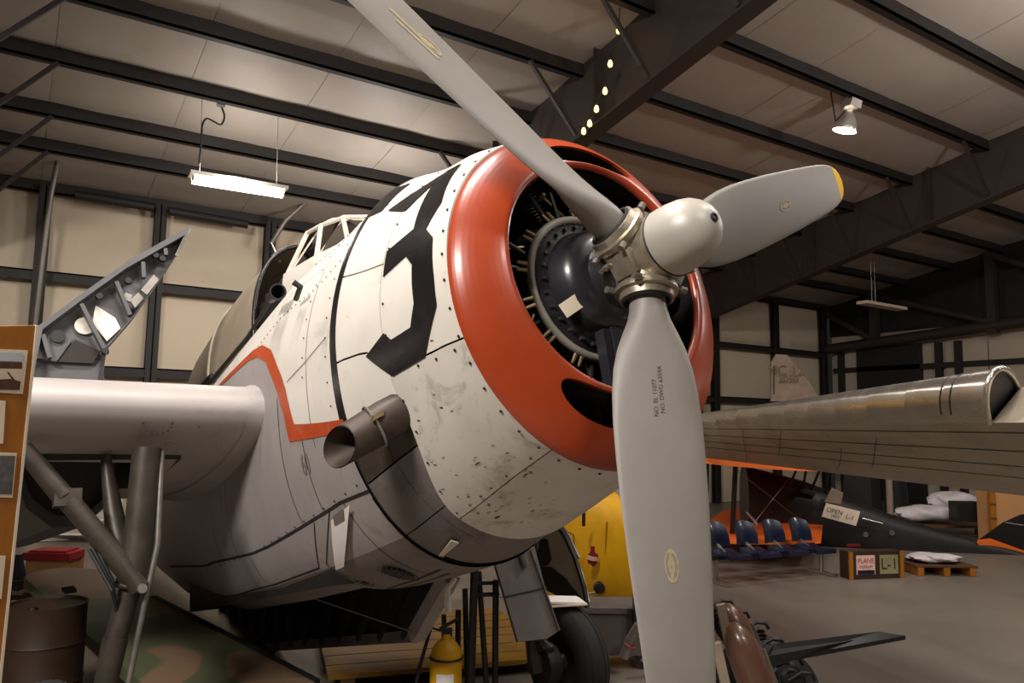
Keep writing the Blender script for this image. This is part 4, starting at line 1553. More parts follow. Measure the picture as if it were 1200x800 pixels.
for i in range(1, len(cp0) - 2):
    for k in range(5):
        u_ = k / 5
        cpts.append(tuple(.5 * (2 * cp0[i][q] + (cp0[i + 1][q] - cp0[i - 1][q]) * u_ + (2 * cp0[i - 1][q] - 5 * cp0[i][q] + 4 * cp0[i + 1][q] - cp0[i + 2][q]) * u_ ** 2
                          + (3 * cp0[i][q] - cp0[i - 1][q] - 3 * cp0[i + 1][q] + cp0[i + 2][q]) * u_ ** 3) for q in (0, 1)))
b.tube([at(x, y, Y=12.7) for x, y in cpts], .016, 8)
b.build('power_cord', 'blackplastic', fx, smooth=60)
MB().obox(at(259, 120, Y=12.6), (1, 0, 0), (0, 1, 0), (0, 0, 1), .06, .05, .06).build('outlet_box', 'steel', fx)
area('tube_light_glow', tuple((pA + pB) / 2 + np.array([0, 0, -.08])), (1.3, .2), 150, (1, .94, .88))
point('tube_light_uplight', tuple((pA + pB) / 2 + np.array([0, -.25, .1])), 75, .2, (1, .94, .88))

# small tube fixture far on the right
pA, pB = at(1010, 354, Y=12.2), at(1057, 362, Y=12.2)
fx = thing('tube_light', 'small unlit tube light hanging before the dark header at right', 'lamp', (pA + pB) / 2, 'hanging tube lights')
dd = unit(pB - pA)
MB().obox((pA + pB) / 2, dd, (0, 1, 0), (0, 0, 1), np.linalg.norm(pB - pA) / 2, .16, .04).build('housing', 'lens', fx)
for x in (1020, 1024):
    MB().tube([at(x, 306, Y=12.2), at(x + 2, 356, Y=12.2)], .01, 6).build('hanger_chain', 'steel', fx)

# bay lamp
lp = at(990, 152, Y=8.0)
bl_ = thing('bay_lamp', 'lit round bay lamp hanging from a purlin at upper right', 'lamp', lp)
tilt = unit(np.array([.10, -.25, 1.0]))
MB().lathe(lp, tilt, [(-.02, .205), (.0, .21), (.06, .20), (.16, .165), (.24, .12), (.30, .075), (.32, .07)], 32).build('reflector', 'reflector', bl_, smooth=50)
MB().lathe(lp, tilt, [(-.02, .20), (-.035, .15), (-.04, .001)], 32).build('lamp_face', 'lamp_on', bl_, smooth=60)
MB().lathe(lp, tilt, [(.31, .05), (.40, .05), (.40, .001)], 16).build('neck', 'reflector', bl_, smooth=40)
MB().obox(lp + tilt * .46, (1, 0, 0), (0, 1, 0), tilt, .15, .11, .07).build('ballast_box', 'reflector', bl_)
top = roofpt(987, 118, .38)
MB().tube([lp + tilt * .53, lp + tilt * .70, top + np.array([0, 0, 0])], .014, 6).build('hook', 'steel', bl_)
MB().tube([at(973, 103, Y=8.1), at(976, 122, Y=8.0), at(979, 142, Y=8.0), lp + tilt * .35 - np.array([.1, 0, 0])], .014, 6).build('power_cord', 'blackplastic', bl_, smooth=50)
MB().obox(at(971, 102, Y=8.1), (1, 0, 0), (0, 1, 0), (0, 0, 1), .07, .06, .05).build('outlet_box', 'steel', bl_)
sp_ = bpy.data.lights.new('bay_lamp_beam', 'SPOT')
sp_.energy = 300
sp_.spot_size = math.radians(130)
sp_.spot_blend = .6
sp_.color = WARM
sp_.shadow_soft_size = .18
so = bpy.data.objects.new('bay_lamp_beam', sp_)
COL.objects.link(so)
so.location = lp - tilt * .1

# string of bulbs beside the rafter
sx = [(728, -8, 7.05), (725, 36, 7.0), (715, 75, 6.98), (709, 107, 6.96), (699, 128, 6.95), (691, 145, 6.94), (684, 154, 6.93), (676, 157, 6.92)]
P_ = [at(x, y, X=X_) for x, y, X_ in sx]
sl_ = thing('string_light', 'string of warm glowing bulbs hanging along the big rafter above the red cowling', 'lamp', P_[-1])
MB().tube([p + np.array([0, 0, .10]) for p in P_], .008, 6).build('cable', 'blackplastic', sl_, smooth=60)
for p in P_[1:7]:
    MB().lathe(p + np.array([0, 0, .10]), (0, 0, -1), [(0, .02), (.045, .02), (.045, .001)], 10).build('socket', 'blackplastic', sl_, smooth=40)
    MB().lathe(p + np.array([0, 0, .06]), (0, 0, -1), [(0, .016), (.03, .028), (.06, .036), (.09, .031), (.105, .015), (.11, .001)], 14).build('bulb', 'bulb_on', sl_, smooth=60)

# hanging pipes with Y brackets on the back wall
for nm, pts, fork in (('conduit_pipe', [(72, 170), (70, 180), (60, 225), (50, 300), (40, 384)], ((75, 137), (100, 143))), ('drain_pipe', [(370, 227), (362, 234), (335, 258), (318, 285)], ((352, 197), (371, 200)))):
    P_ = [at(x, y, Y=15.6 + .15 * i) for i, (x, y) in enumerate(pts)]
    lab = 'grey pipe running down the back wall from a forked hanger, far left' if nm == 'conduit_pipe' else 'grey pipe on a forked hanger behind the cockpit windshield'
    t = thing(nm, lab, 'pipe', P_[-1])
    MB().tube(P_, .05, 10).build('pipe', 'pipe', t, smooth=50)
    for x, y in fork:
        MB().tube([P_[0] + np.array([0, 0, 0]), at(x, y, Y=15.2)], .035, 8).build('hanger_arm', 'pipe', t, smooth=50)
    MB().obox(P_[1] + np.array([.12, 0, 0]), (1, 0, 0), (0, 1, 0), (0, 0, 1), .06, .05, .08).build('clamp', 'blackplastic', t)

# ================================================================== DISPLAY BOARD AT THE LEFT EDGE
c1, c2 = at(42, 381, D=2.6), at(4, 745, D=2.6)
lft = unit(at(0, 382, D=2.52) - at(42, 381, D=2.6))
wv = lft * .5
nb = unit(np.cross(lft, c1 - c2))
if np.dot(nb, EYE - c1) < 0:
    nb = -nb
c2b = c2 + (c2 - c1) * .5
base = (c1 + c2b) / 2
base[2] = c2b[2]
bo = thing('display_board', 'orange brown plywood display board at the left edge', 'board', (c2b[0], c2b[1], 0))
MB().plate([c1, c1 + wv, c2b + wv, c2b], nb, .02).build('panel', 'wood', bo)
MB().beam(c1 + nb * .002, c2b + nb * .002, .008, .026, nb).build('edge_strip', 'paper', bo)
MB().beam(c2b + wv * .4, np.array([c2b[0] + wv[0] * .4, c2b[1] + wv[1] * .4, 0.0]), .05, .04).build('leg', 'wood', bo)


def on_board(x, y, lift=.013):
    d = CM.T @ np.array([(x - 600) / FPX, -(y - 400) / FPX, 1.0])
    t = np.dot(c1 - EYE, nb) / np.dot(d, nb)
    return EYE + d * t + nb * lift


def photo(poly, label, parts):
    P_ = [on_board(*q) for q in poly]
    t = thing('photo_print', label, 'photo', min(P_, key=lambda p: p[2]), 'photo prints on the display board')
    MB().plate(P_, nb, .003).build('paper', 'paper', t)
    for nm, poly2, mt, z in parts:
        MB().plate([on_board(*q, lift=.016 + z) for q in poly2], nb, .001).build(nm, mt, t)


photo([(-40, 407), (31, 410), (25, 461), (-40, 457)], 'white bordered photo print of two scenes, topmost on the plywood board',
      [('sky_image', [(-40, 411), (25, 413), (24, 423), (-40, 421)], 'photo_sky', 0), ('aircraft_image', [(-40, 422), (24, 424), (24, 431), (-40, 430)], 'photo_brown', 0),
       ('sand_image', [(-40, 431), (24, 432), (22, 446), (-40, 445)], 'photo_sand', 0), ('wreck_image', [(-40, 446), (10, 443), (22, 446), (21, 456), (-40, 454)], 'photo_brown', .001),
       ('boom_image', [(6, 435), (8, 435), (15, 444), (13, 445)], 'photo_brown', .001)])
photo([(-40, 466), (5, 469), (2, 519), (-40, 517)], 'plain cream photo print cut by the frame, second from the top', [])
photo([(-40, 528), (18, 530), (13, 582), (-40, 580)], 'dark grey photo print with a cream border, third from the top', [('dark_image', [(-40, 532), (16, 533), (12, 578), (-40, 576)], 'photo_grey', 0)])
photo([(-40, 648), (5, 650), (0, 700), (-40, 698)], 'pale photo print at the foot of the plywood board', [])

# ================================================================== CLUTTER UNDER THE STARBOARD WING
c = at(56, 706, D=6.0)
dt = thing('steel_drum', 'dark brown steel drum standing beside the display board', 'drum', (c[0], c[1], 0))
zt = c[2]
MB().lathe((c[0], c[1], 0), (0, 0, 1), [(0, .27), (.02, .285), (zt * .33, .28), (zt * .34, .29), (zt * .36, .28), (zt * .66, .28), (zt * .67, .29), (zt * .69, .28), (zt - .03, .28), (zt, .285), (zt, .27), (zt - .02, .26), (zt - .02, .001)], 36, cap0=True).build('body', 'drum', dt, smooth=40)
MB().lathe((c[0] - .1, c[1] - .1, zt - .02), (0, 0, 1), [(0, .035), (.015, .03), (.015, .001)], 12).build('bung', 'dark', dt, smooth=40)

# camouflaged wing of a low airplane
cw = thing('camouflaged_airplane', 'green and brown camouflaged low wing under the bomber belly at lower left', 'airplane', (1.6, 7.2, 0))
Q = [at(28, 676, D=8.0), at(128, 674, D=8.6), at(372, 798, D=6.6), at(230, 830, D=5.6), at(60, 722, D=7.0)]
for q in Q:
    pass
G = []
for i in range(11):
    t = i / 10
    a = Q[0] + (at(200, 830, D=5.2) - Q[0]) * t
    c = Q[1] + (at(372, 800, D=5.8) - Q[1]) * t
    row = []
    for j in range(11):
        w = j / 10
        p = a + (c - a) * w
        row.append(p + np.array([0, 0, .09 * math.sqrt(max(0, 1 - (2 * w - 1) ** 2))]))
    G.append(row)
MB().shell(G, lambda p: np.array(p) - np.array([0, 0, .10]), .1).build('wing', 'camo', cw, smooth=50)
MB().plate([at(x, y, D=7.2) + np.array([0, 0, .0]) for x, y in ((72, 690), (86, 688), (90, 692), (76, 694))], (0, 0, 1), .03).build('wing_slot', 'dark', cw)
MB().beam(at(180, 701, D=7.7), at(372, 801, D=5.8), .05, .06).build('flap_edge', 'dark', cw)
fc = at(300, 790, D=7.0)
for q in (at(180, 720, D=7.2), at(310, 796, D=5.9)):
    MB().tube([q + np.array([0, 0, -.1]), np.array([q[0], q[1], 0.0])], .05, 10).build('support_leg', 'dark', cw, smooth=40)

# table with boxes in the pale bay behind the strut
tb = at(78, 690, D=9.35)
tz = tb[2]
tk = thing('flat_cart', 'low dark flat cart behind the landing gear strut, loaded with boxes', 'cart', (tb[0], tb[1], 0))
ux = unit(np.array([.84, -.54, 0]))
uy = np.array([.54, .84, 0])
MB().obox((tb[0], tb[1], tz - .03), ux, uy, (0, 0, 1), .62, .36, .03).build('top', 'wood_dark', tk)
for i in (-1, 1):
    for j in (-1, 1):
        MB().obox(np.array((tb[0], tb[1], tz / 2 - .03)) + ux * i * .55 + uy * j * .30, ux, uy, (0, 0, 1), .03, .03, tz / 2 - .03).build('leg', 'wood_dark', tk)
c = at(64, 668, D=9.3)
MB().obox((c[0], c[1], tz + .19), ux, uy, (0, 0, 1), .25, .18, .187).build('cardboard_box', 'card')
tag(bpy.data.objects['cardboard_box'], 'brown cardboard box under the red cap behind the gear strut', 'box')
c2_ = at(64, 640, D=9.3)
b = MB()
b.obox((c2_[0], c2_[1], tz + .38 + .045), ux, uy, (0, 0, 1), .28, .17, .043)
b.obox((c2_[0], c2_[1], tz + .38 + .10), ux, uy, (0, 0, 1), .22, .14, .012)
tag(b.build('folded_cloth', 'redcloth'), 'folded red cloth lying on the cardboard box', 'cloth')
c = at(105, 665, D=9.4)
b = MB()
b.obox((c[0], c[1], tz + .11), ux, uy, (0, 0, 1), .09, .10, .105)
tag(b.build('carton', 'wood_dark'), 'small dark carton right of the red cloth', 'box')
# dark swivel chair left of it
c = at(10, 700, D=8.4)
ch = thing('swivel_chair', 'black swivel chair behind the display board edge', 'chair', (c[0], c[1], 0))
MB().obox((c[0], c[1], .50), ux, uy, (0, 0, 1), .24, .23, .05).build('seat', 'blackplastic', ch)
b = MB()
G = [[np.array((c[0], c[1], 0)) + ux * (.26 * xx * (1 - .25 * t)) + uy * (-.24 + .05 * xx * xx) + np.array([0, 0, .56 + .26 * t]) for xx in np.linspace(-1, 1, 9)] for t in np.linspace(0, 1, 7)]
b.shell(G, lambda p: np.array(p) + uy * .06, .06)
b.build('backrest', 'blackplastic', ch, smooth=50)
MB().tube([(c[0], c[1], .46), (c[0], c[1], .1)], .03, 10).build('post', 'blackplastic', ch, smooth=40)
for i in range(5):
    a = 2 * PI * i / 5
    MB().tube([(c[0], c[1], .12), (c[0] + .3 * math.cos(a), c[1] + .3 * math.sin(a), .04)], [.03, .02], 8).build('base_arm', 'blackplastic', ch, smooth=40)
# louvred white shelf against the wall behind
c = at(80, 650, D=14.5)
sh = thing('white_shelf', 'white slatted shelf unit standing far behind the landing gear strut', 'shelf', (c[0], c[1], 0))
MB().obox((c[0], c[1], 1.0), ux, uy, (0, 0, 1), .95, .03, 1.0).build('back', 'white', sh)
for z in np.arange(.15, 2.05, .27):
    MB().obox(np.array((c[0], c[1], z)) - uy * .2, ux, uy, (0, 0, 1), .95, .2, .015).build('shelf', 'white', sh)
c = at(62, 637, D=12.3)
# white jug
c = at(152, 672, D=9.3)
b = MB()
b.lathe((c[0], c[1], 0), (0, 0, 1), [(0, .11), (.02, .12), (c[2] - .25, .12), (c[2] - .1, .10), (c[2] + .02, .05), (c[2] + .1, .06), (c[2] + .1, .001)], 20, cap0=True)
tag(b.build('white_canister', 'whitecloth', smooth=40), 'tall pale canister partly hidden by the gear strut', 'canister')

# ================================================================== MIDDLE: extinguisher, rack, cart, yellow airplane
c = at(523, 768, D=5.7)
x0, y0, z0 = c
fe = thing('fire_extinguisher', 'yellow fire extinguisher standing below the bomb bay door', 'extinguisher', (x0, y0, 0))
r = .118
MB().lathe((x0, y0, 0), (0, 0, 1), [(0, r * .95), (.03, r), (z0 - .02, r), (z0 + .05, r * .92), (z0 + .10, r * .6), (z0 + .12, .04), (z0 + .16, .04), (z0 + .16, .001)], 32, cap0=True).build('cylinder', 'yellow', fe, smooth=40)
MB().torus((x0, y0, z0 - .01), (0, 0, 1), r + .003, .008, 32, 6).build('band', 'blackplastic', fe, smooth=40)
toc = unit(np.array([EYE[0] - x0, EYE[1] - y0, 0]))
tside = np.array([-toc[1], toc[0], 0])
G = [[np.array((x0, y0, zz)) + (toc * math.cos(t) + tside * math.sin(t)) * (r + .002) for t in np.linspace(-.6, .5, 8)] for zz in (z0 - .35, z0 - .10)]
MB().grid(G).build('label', 'white_tag', fe, smooth=60)
MB().obox((x0, y0, z0 + .17), tside, toc, (0, 0, 1), .04, .03, .025).build('valve', 'blackplastic', fe)
MB().beam((x0 - .06, y0, z0 + .20), (x0 + .08, y0 - .04, z0 + .27), .02, .02).build('handle', 'blackplastic', fe)
MB().tube([np.array((x0, y0, z0 + .17)), np.array((x0, y0, z0 + .2)) + tside * -.12, np.array((x0, y0, z0 - .1)) + tside * -.2, np.array((x0, y0, z0 - .6)) + tside * -.28], .014, 8).build('hose', 'blackplastic', fe, smooth=50)

# black tube rack
rk = at(550, 690, D=5.69)
rt = thing('tube_rack', 'tall black tube rack standing behind the gear door', 'rack', (rk[0], rk[1], 0))
for (xa, ya, xb, yb, D1, rr_) in ((556, 668, 551, 830, 5.69, .03), (561, 670, 572, 830, 5.77, .022), (581, 680, 580, 830, 5.85, .025), (545, 690, 548, 830, 6.00, .022), (537, 715, 536, 830, 5.93, .022), (520, 720, 524, 830, 6.24, .02)):
    A_ = at(xa, ya, D=D1)
    B_ = at(xb, yb, D=D1)
    k = A_[2] / (A_[2] - B_[2])
    MB().tube([A_, A_ + (B_ - A_) * k], rr_, 10).build('upright', 'blackplastic', rt, smooth=40)
MB().tube([at(556, 683, D=5.69), at(582, 683, D=5.85)], .014, 8).build('crossbar', 'blackplastic', rt, smooth=40)
MB().tube([at(554, 697, D=5.69), at(584, 696, D=5.85)], .016, 8).build('crossbar', 'blackplastic', rt, smooth=40)

# yellow airplane
ya = thing('yellow_airplane', 'yellow airplane nose with a dark red badge behind the bomber wheel', 'airplane', (5.9, 7.4, 0))
ctr_px = [(600, 640, 11.2), (640, 640, 10.6), (690, 645, 10.0), (722, 648, 9.6), (738, 655, 9.4), (747, 662, 9.3)]
sc = [(.58, .92), (.62, .86), (.62, .76), (.6, .74), (.52, .60), (.36, .40)]
rs = []
for (x, y, D_), (hw, hh) in zip(ctr_px, sc):
    c = at(x, y, D=D_)
    rs.append([c + uy * hw * math.copysign(abs(math.cos(t)) ** .7, math.cos(t)) + np.array([0, 0, hh * math.copysign(abs(math.sin(t)) ** .7, math.sin(t))]) for t in np.linspace(0, 2 * PI, 41)[:-1]])
MB().rings(rs, cap0=True, cap1=True).build('cowling', 'yellow', ya, smooth=50)


def ycowl(x, y, D_=9.25):
    return at(x, y, D=D_)


fv = -CM[2]
MB().plate([ycowl(x, y) for x, y in ((692, 640), (697, 640), (697, 647), (701, 650), (700, 657), (699, 661), (695, 664), (692, 661), (689, 660), (688, 650), (692, 647))], fv, .02).build('badge', 'badge_red', ya)['label'] = 'dark red badge with a pale band'
MB().plate([ycowl(x, y, 9.22) for x, y in ((688, 650), (694, 652), (700, 653), (700, 657), (694, 657), (688, 655))], fv, .01).build('badge_band', 'badge_pink', ya)
MB().tube([ycowl(711, 611), ycowl(709, 660), ycowl(707, 690)], .008, 6).build('panel_joint', 'yellow_deep', ya)
MB().tube([ycowl(684, 600), ycowl(684, 616)], .022, 8).build('vent_pipe', 'blackplastic', ya, smooth=40)
MB().lathe(ycowl(702, 688), fv, [(-.02, .07), (.05, .065), (.06, .04), (.06, .001)], 16).build('exhaust_stub', 'blackplastic', ya, smooth=40)
MB().tube([ycowl(688, 695), ycowl(703, 693)], .01, 6).build('stub_pipe', 'steel', ya)
MB().tube([ycowl(726, 692), ycowl(744, 712)], .012, 6).build('cable', 'steel', ya)
MB().tube([ycowl(664, 622), ycowl(672, 626), ycowl(673, 640)], .012, 6).build('handle', 'yellow_deep', ya)
MB().tube([at(640, 720, D=9.6), np.array([*at(640, 720, D=9.6)[:2], 0])], .05, 10).build('gear_leg', 'blackplastic', ya, smooth=40)
# dark propeller edge right of the cowling
MB().tube([at(750, 600, D=9.2), at(753, 660, D=9.2), at(757, 730, D=9.2)], [.03, .05, .04], 10).build('propeller', 'blackplastic', ya, smooth=40)

# low yellow platform on the floor
pa_, pb_ = at(385, 792, Z=.14), at(655, 770, Z=.14)
pd_ = unit(np.array([pb_[0] - pa_[0], pb_[1] - pa_[1], 0]))
pn_ = np.array([-pd_[1], pd_[0], 0])
pl_n = np.linalg.norm((pb_ - pa_)[:2])
yp = thing('yellow_platform', 'low yellow plank platform on the floor behind the bomb bay door', 'platform', ((pa_[0] + pb_[0]) / 2, (pa_[1] + pb_[1]) / 2, 0))
for i in range(7):
    q = (pa_ + pb_) / 2 + pn_ * (.15 + .29 * i)
    MB().obox((q[0], q[1], .12), pd_, pn_, (0, 0, 1), pl_n / 2, .135, .02).build('plank', 'yellow_deep', yp)
for s__ in (-.42, 0, .42):
    q = (pa_ + pb_) / 2 + pd_ * pl_n * s__ + pn_ * 1.02
    MB().obox((q[0], q[1], .05), pd_, pn_, (0, 0, 1), .06, 1.0, .049).build('bearer', 'wood_dark', yp)

# trolley behind the tyre
tc_ = at(718, 735, D=7.6)
tr = thing('tool_trolley', 'grey metal trolley standing behind the bomber wheel', 'trolley', (tc_[0], tc_[1], 0))
P_ = np.array((tc_[0], tc_[1], 0))
zt = at(715, 712, D=7.5)[2]
MB().obox(P_ + np.array([0, 0, zt - .22]), ux, uy, (0, 0, 1), .30, .22, .2).build('box', 'door_grey', tr)
MB().obox(P_ + np.array([0, 0, zt]), ux, uy, (0, 0, 1), .33, .25, .025).build('top', 'soot', tr)
for i in (-1, 1):
    for j in (-1, 1):
        q = P_ + ux * i * .27 + uy * j * .19
        MB().tube([q + np.array([0, 0, zt - .4]), q + np.array([0, 0, .14])], .02, 8).build('leg', 'steel', tr, smooth=40)
        MB().lathe(q + np.array([0, 0, .08]), uy, [(-.025, .03), (-.025, .075), (.025, .075), (.025, .03)], 18).build('caster', 'rubber', tr, smooth=40)
MB().tube([at(749, 757 - 25, D=7.0), at(738, 775 - 25, D=7.0), at(731, 795 - 25, D=7.0)], .045, 12).build('lamp_tube', 'steel', tr, smooth=40)
MB().torus(at(738, 756, D=6.97), unit(at(749, 732, D=7) - at(731, 770, D=7)), .047, .008, 20, 6).build('red_band', 'redtape', tr, smooth=40)
MB().obox(at(748, 715, D=7.3), ux, uy, (0, 0, 1), .05, .05, .14).build('handle_grip', 'navy', tr)

# ================================================================== BLACK BIPLANE
bpb = np.array((13.8, 8.8, 0.0))
bi = thing('biplane', 'black biplane with orange wings parked beyond the bare metal wing', 'airplane', bpb)
fsec = [(872, 585, 15.61, 0.32, 0.68), (900, 592, 15.61, 0.40, 0.68), (940, 600, 15.61, 0.45, 0.64), (985, 614, 15.55, 0.46, 0.59), (1040, 630, 15.35, 0.40, 0.49), (1100, 642, 15.07, 0.30, 0.36), (1160, 652, 14.81, 0.18, 0.24), (1235, 664, 14.54, 0.06, 0.12)]
rs = []
for x, y, D_, hw, hh in fsec:
    c = at(x, y, D=D_)
    rs.append([c + uy * hw * math.copysign(abs(math.cos(t)) ** .8, math.cos(t)) + np.array([0, 0, hh * math.copysign(abs(math.sin(t)) ** .8, math.sin(t))]) for t in np.linspace(0, 2 * PI, 29)[:-1]])
MB().rings(rs, cap0=True, cap1=True).build('fuselage', 'blackfab', bi, smooth=50)


def wingbox(q, th, name, mats):
    P_ = [np.array(p) for p in q]
    G = []
    for i in range(9):
        t = i / 8
        a, c = P_[0] + (P_[3] - P_[0]) * t, P_[1] + (P_[2] - P_[1]) * t
        G.append((a, c))
    b = MB()
    rs = []
    for k in range(5):
        w = k / 4
        ring = []
        for side in (1, -1):
            for i in range(9) if side == 1 else range(8, -1, -1):
                t = i / 8
                a, c = G[i]
                p = a + (c - a) * w
                ring.append(p + np.array([0, 0, side * th / 2 * (math.sqrt(max(0.02, 1 - (2 * t - 1) ** 2)))]))
        rs.append(ring)
    b.rings(rs, cap0=True, cap1=True)
    return b.build(name, mats, bi, smooth=40)


# upper wing: near tip to far tip; q = near LE, far LE, far TE, near TE
uA, uB = at(800, 538, D=12.92), at(972, 551, D=12.52)
far = uy * 5.0 + ux * 2.1
wingbox([uA, uA + far, uB + far, uB], .11, 'upper_wing', 'orange')
lA, lB = at(800, 633, D=13.20), at(962, 636, D=12.78)
wingbox([lA, lA + far, lB + far, lB], .09, 'lower_wing', 'orange')
for x, y0_, x1, y1_ in ((828, 541, 827, 636), (862, 543, 858, 636)):
    p, q = at(x, y0_, D=13.46), at(x1, y1_, D=13.73)
    q[2] = lA[2]
    MB().tube([p, q], [.045, .045], 10).build('wing_strut', 'blackplastic', bi, smooth=40)
for xa, y1_, xb, y2_ in ((935, 546, 924, 572), (945, 548, 940, 578), (960, 552, 949, 578), (970, 552, 968, 580)):
    MB().tube([at(xa, y1_, D=15.21), at(xb, y2_, D=15.35)], .025, 8).build('cabane_strut', 'blackplastic', bi, smooth=40)
for xa, y1_, xb, y2_ in ((865, 552, 935, 607), (862, 640, 925, 560)):
    MB().tube([at(xa, y1_, D=13.73), at(xb, y2_, D=15.21)], .006, 6).build('flying_wire', 'steel', bi)
MB().tube([at(875, 600, D=15.07), at(886, 612, D=14.95), at(892, 624, D=14.81)], [.03, .04, .035], 10).build('exhaust_pipe', 'steel', bi, smooth=40)
cw_ = MB().plate([at(x, y, D=15.21) for x, y in ((930, 578), (952, 584), (956, 578), (936, 571))], uy, .02).build('windscreen', 'glass', bi)
MB().plate([at(x, y, D=15.01) for x, y in ((966, 588), (975, 571), (988, 577), (985, 590))], uy, .03).build('headrest', 'fincream', bi)
MB().tube([at(1010, 607, D=14.95), at(1034, 613, D=14.87), at(1038, 608, D=14.81)], .016, 8).build('step_handle', 'chrome', bi, smooth=40)
for x, y in ((1014, 626), (1045, 624)):
    MB().lathe(at(x, y, D=14.84), -uy, [(0, .05), (.02, .05), (.02, .001)], 14).build('access_cap', 'steel', bi, smooth=40)
MB().plate([at(x, y, D=14.74) for x, y in ((1145, 634), (1160, 632), (1215, 652), (1215, 666), (1180, 658), (1155, 645))], (0.1, -.1, 1), .05).build('tailplane', 'orange', bi)
MB().plate([at(x, y, D=14.95) for x, y in ((1148, 632), (1176, 612), (1196, 603), (1230, 598), (1230, 655), (1190, 648))], uy, .05).build('tail_fin', 'blackfab', bi)
MB().tube([at(1178, 612, D=14.74), at(1210, 617, D=14.67)], .012, 6).build('fin_edge', 'steel', bi)
MB().plate([at(x, y, D=14.61) for x, y in ((992, 637), (1008, 637), (1008, 640), (992, 640))], uy, .02).build('red_tab', 'redtape', bi)
gp = at(905, 660, D=15.07)
for dx in (-.0, .6):
    q = np.array((gp[0], gp[1], 0)) + uy * dx
    MB().lathe(q + np.array((0, 0, .25)), uy, [(-.05, .1), (-.05, .22), (0, .25), (.05, .22), (.05, .1)], 28).build('tyre', 'rubber', bi, smooth=40)
    MB().tube([q + np.array((0, 0, .25)), at(925, 630, D=15.35)], .03, 8).build('gear_strut', 'blackplastic', bi, smooth=40)
tw = at(1225, 672, D=14.54)
MB().tube([tw, np.array((tw[0], tw[1], .0))], .04, 8).build('tail_skid', 'blackplastic', bi, smooth=40)

# placard hanging on the cockpit side
t = thing('cream_placard', 'cream placard with dark lettering hanging on the black biplane side', 'sign', at(985, 615, D=14.41))
q4 = [at(963, 605, D=14.41), at(968, 589, D=14.41), at(1008, 599, D=14.41), at(1003, 616, D=14.41)]
MB().plate(q4, uy, .015).build('panel', 'paper', t)
pu, pv = unit(q4[2] - q4[1]), unit(q4[1] - q4[0])
for txt, x, y, sz in (('OPEN', 978, 599, .12), ('HERE', 979, 605, .07), ('L-1', 996, 606, .12)):
    V, F = text_mesh(txt, sz)
    o_ = at(x, y, D=14.37)
    MB().add([o_ + pu * a + pv * c for a, c, z in V], F).build('lettering', 'tape_dark', t)

# ================================================================== BEAM SEATING
A_, B_ = at(836, 684, Z=0.0), at(968, 672, Z=0.0)
bs = thing('beam_seat', 'row of four navy blue vinyl chairs on one beam before the black biplane', 'seat', (A_ + B_) / 2)
bd_ = unit(B_ - A_)
bb_ = np.cross(bd_, (0, 0, 1)) * -1            # towards the back
if np.dot(bb_, EYE - A_) > 0:
    bb_ = -bb_
ln = np.linalg.norm(B_ - A_)
MB().beam(A_ + np.array([0, 0, .38]) - bd_ * .1, B_ + np.array([0, 0, .38]) + bd_ * .1, .08, .06).build('beam', 'blackplastic', bs)
for q in (A_ + bd_ * .05, B_ - bd_ * .1):
    MB().tube([q + np.array([0, 0, .38]), q + np.array([0, 0, .05])], .035, 10).build('leg', 'chrome', bs, smooth=40)
    MB().beam(q - bb_ * .30 + np.array([0, 0, .03]), q + bb_ * .25 + np.array([0, 0, .03]), .05, .05).build('foot', 'chrome', bs)
for i in range(4):
    c = A_ + bd_ * (ln * (.13 + .25 * i))
    G = [[c + bd_ * (.21 * xx) + bb_ * (-.28 + .46 * w) + np.array([0, 0, .47 - .05 * math.sin(PI * w) + (.0 if w > .1 else -.04)]) for xx in np.linspace(-1, 1, 7)] for w in np.linspace(0, 1, 8)]
    se = MB().shell(G, lambda p: np.array(p) - np.array([0, 0, .06]), .06).build('seat', 'navy', bs, smooth=50)
    G = [[c + bd_ * (.20 * xx * (1 - .12 * w * w)) + bb_ * (.20 + .10 * w + .06 * (1 - xx * xx) - .03 * math.sin(PI * w)) + np.array([0, 0, .50 + .36 * w - .05 * xx * xx * w]) for xx in np.linspace(-1, 1, 9)] for w in np.linspace(0, 1, 8)]
    MB().shell(G, lambda p: np.array(p) + bb_ * .05, .05).build('backrest', 'navy', bs, smooth=50)
    MB().beam(c + bb_ * .0 + np.array([0, 0, .38]), c + bb_ * .26 + np.array([0, 0, .52]), .04, .03).build('bracket', 'chrome', bs)

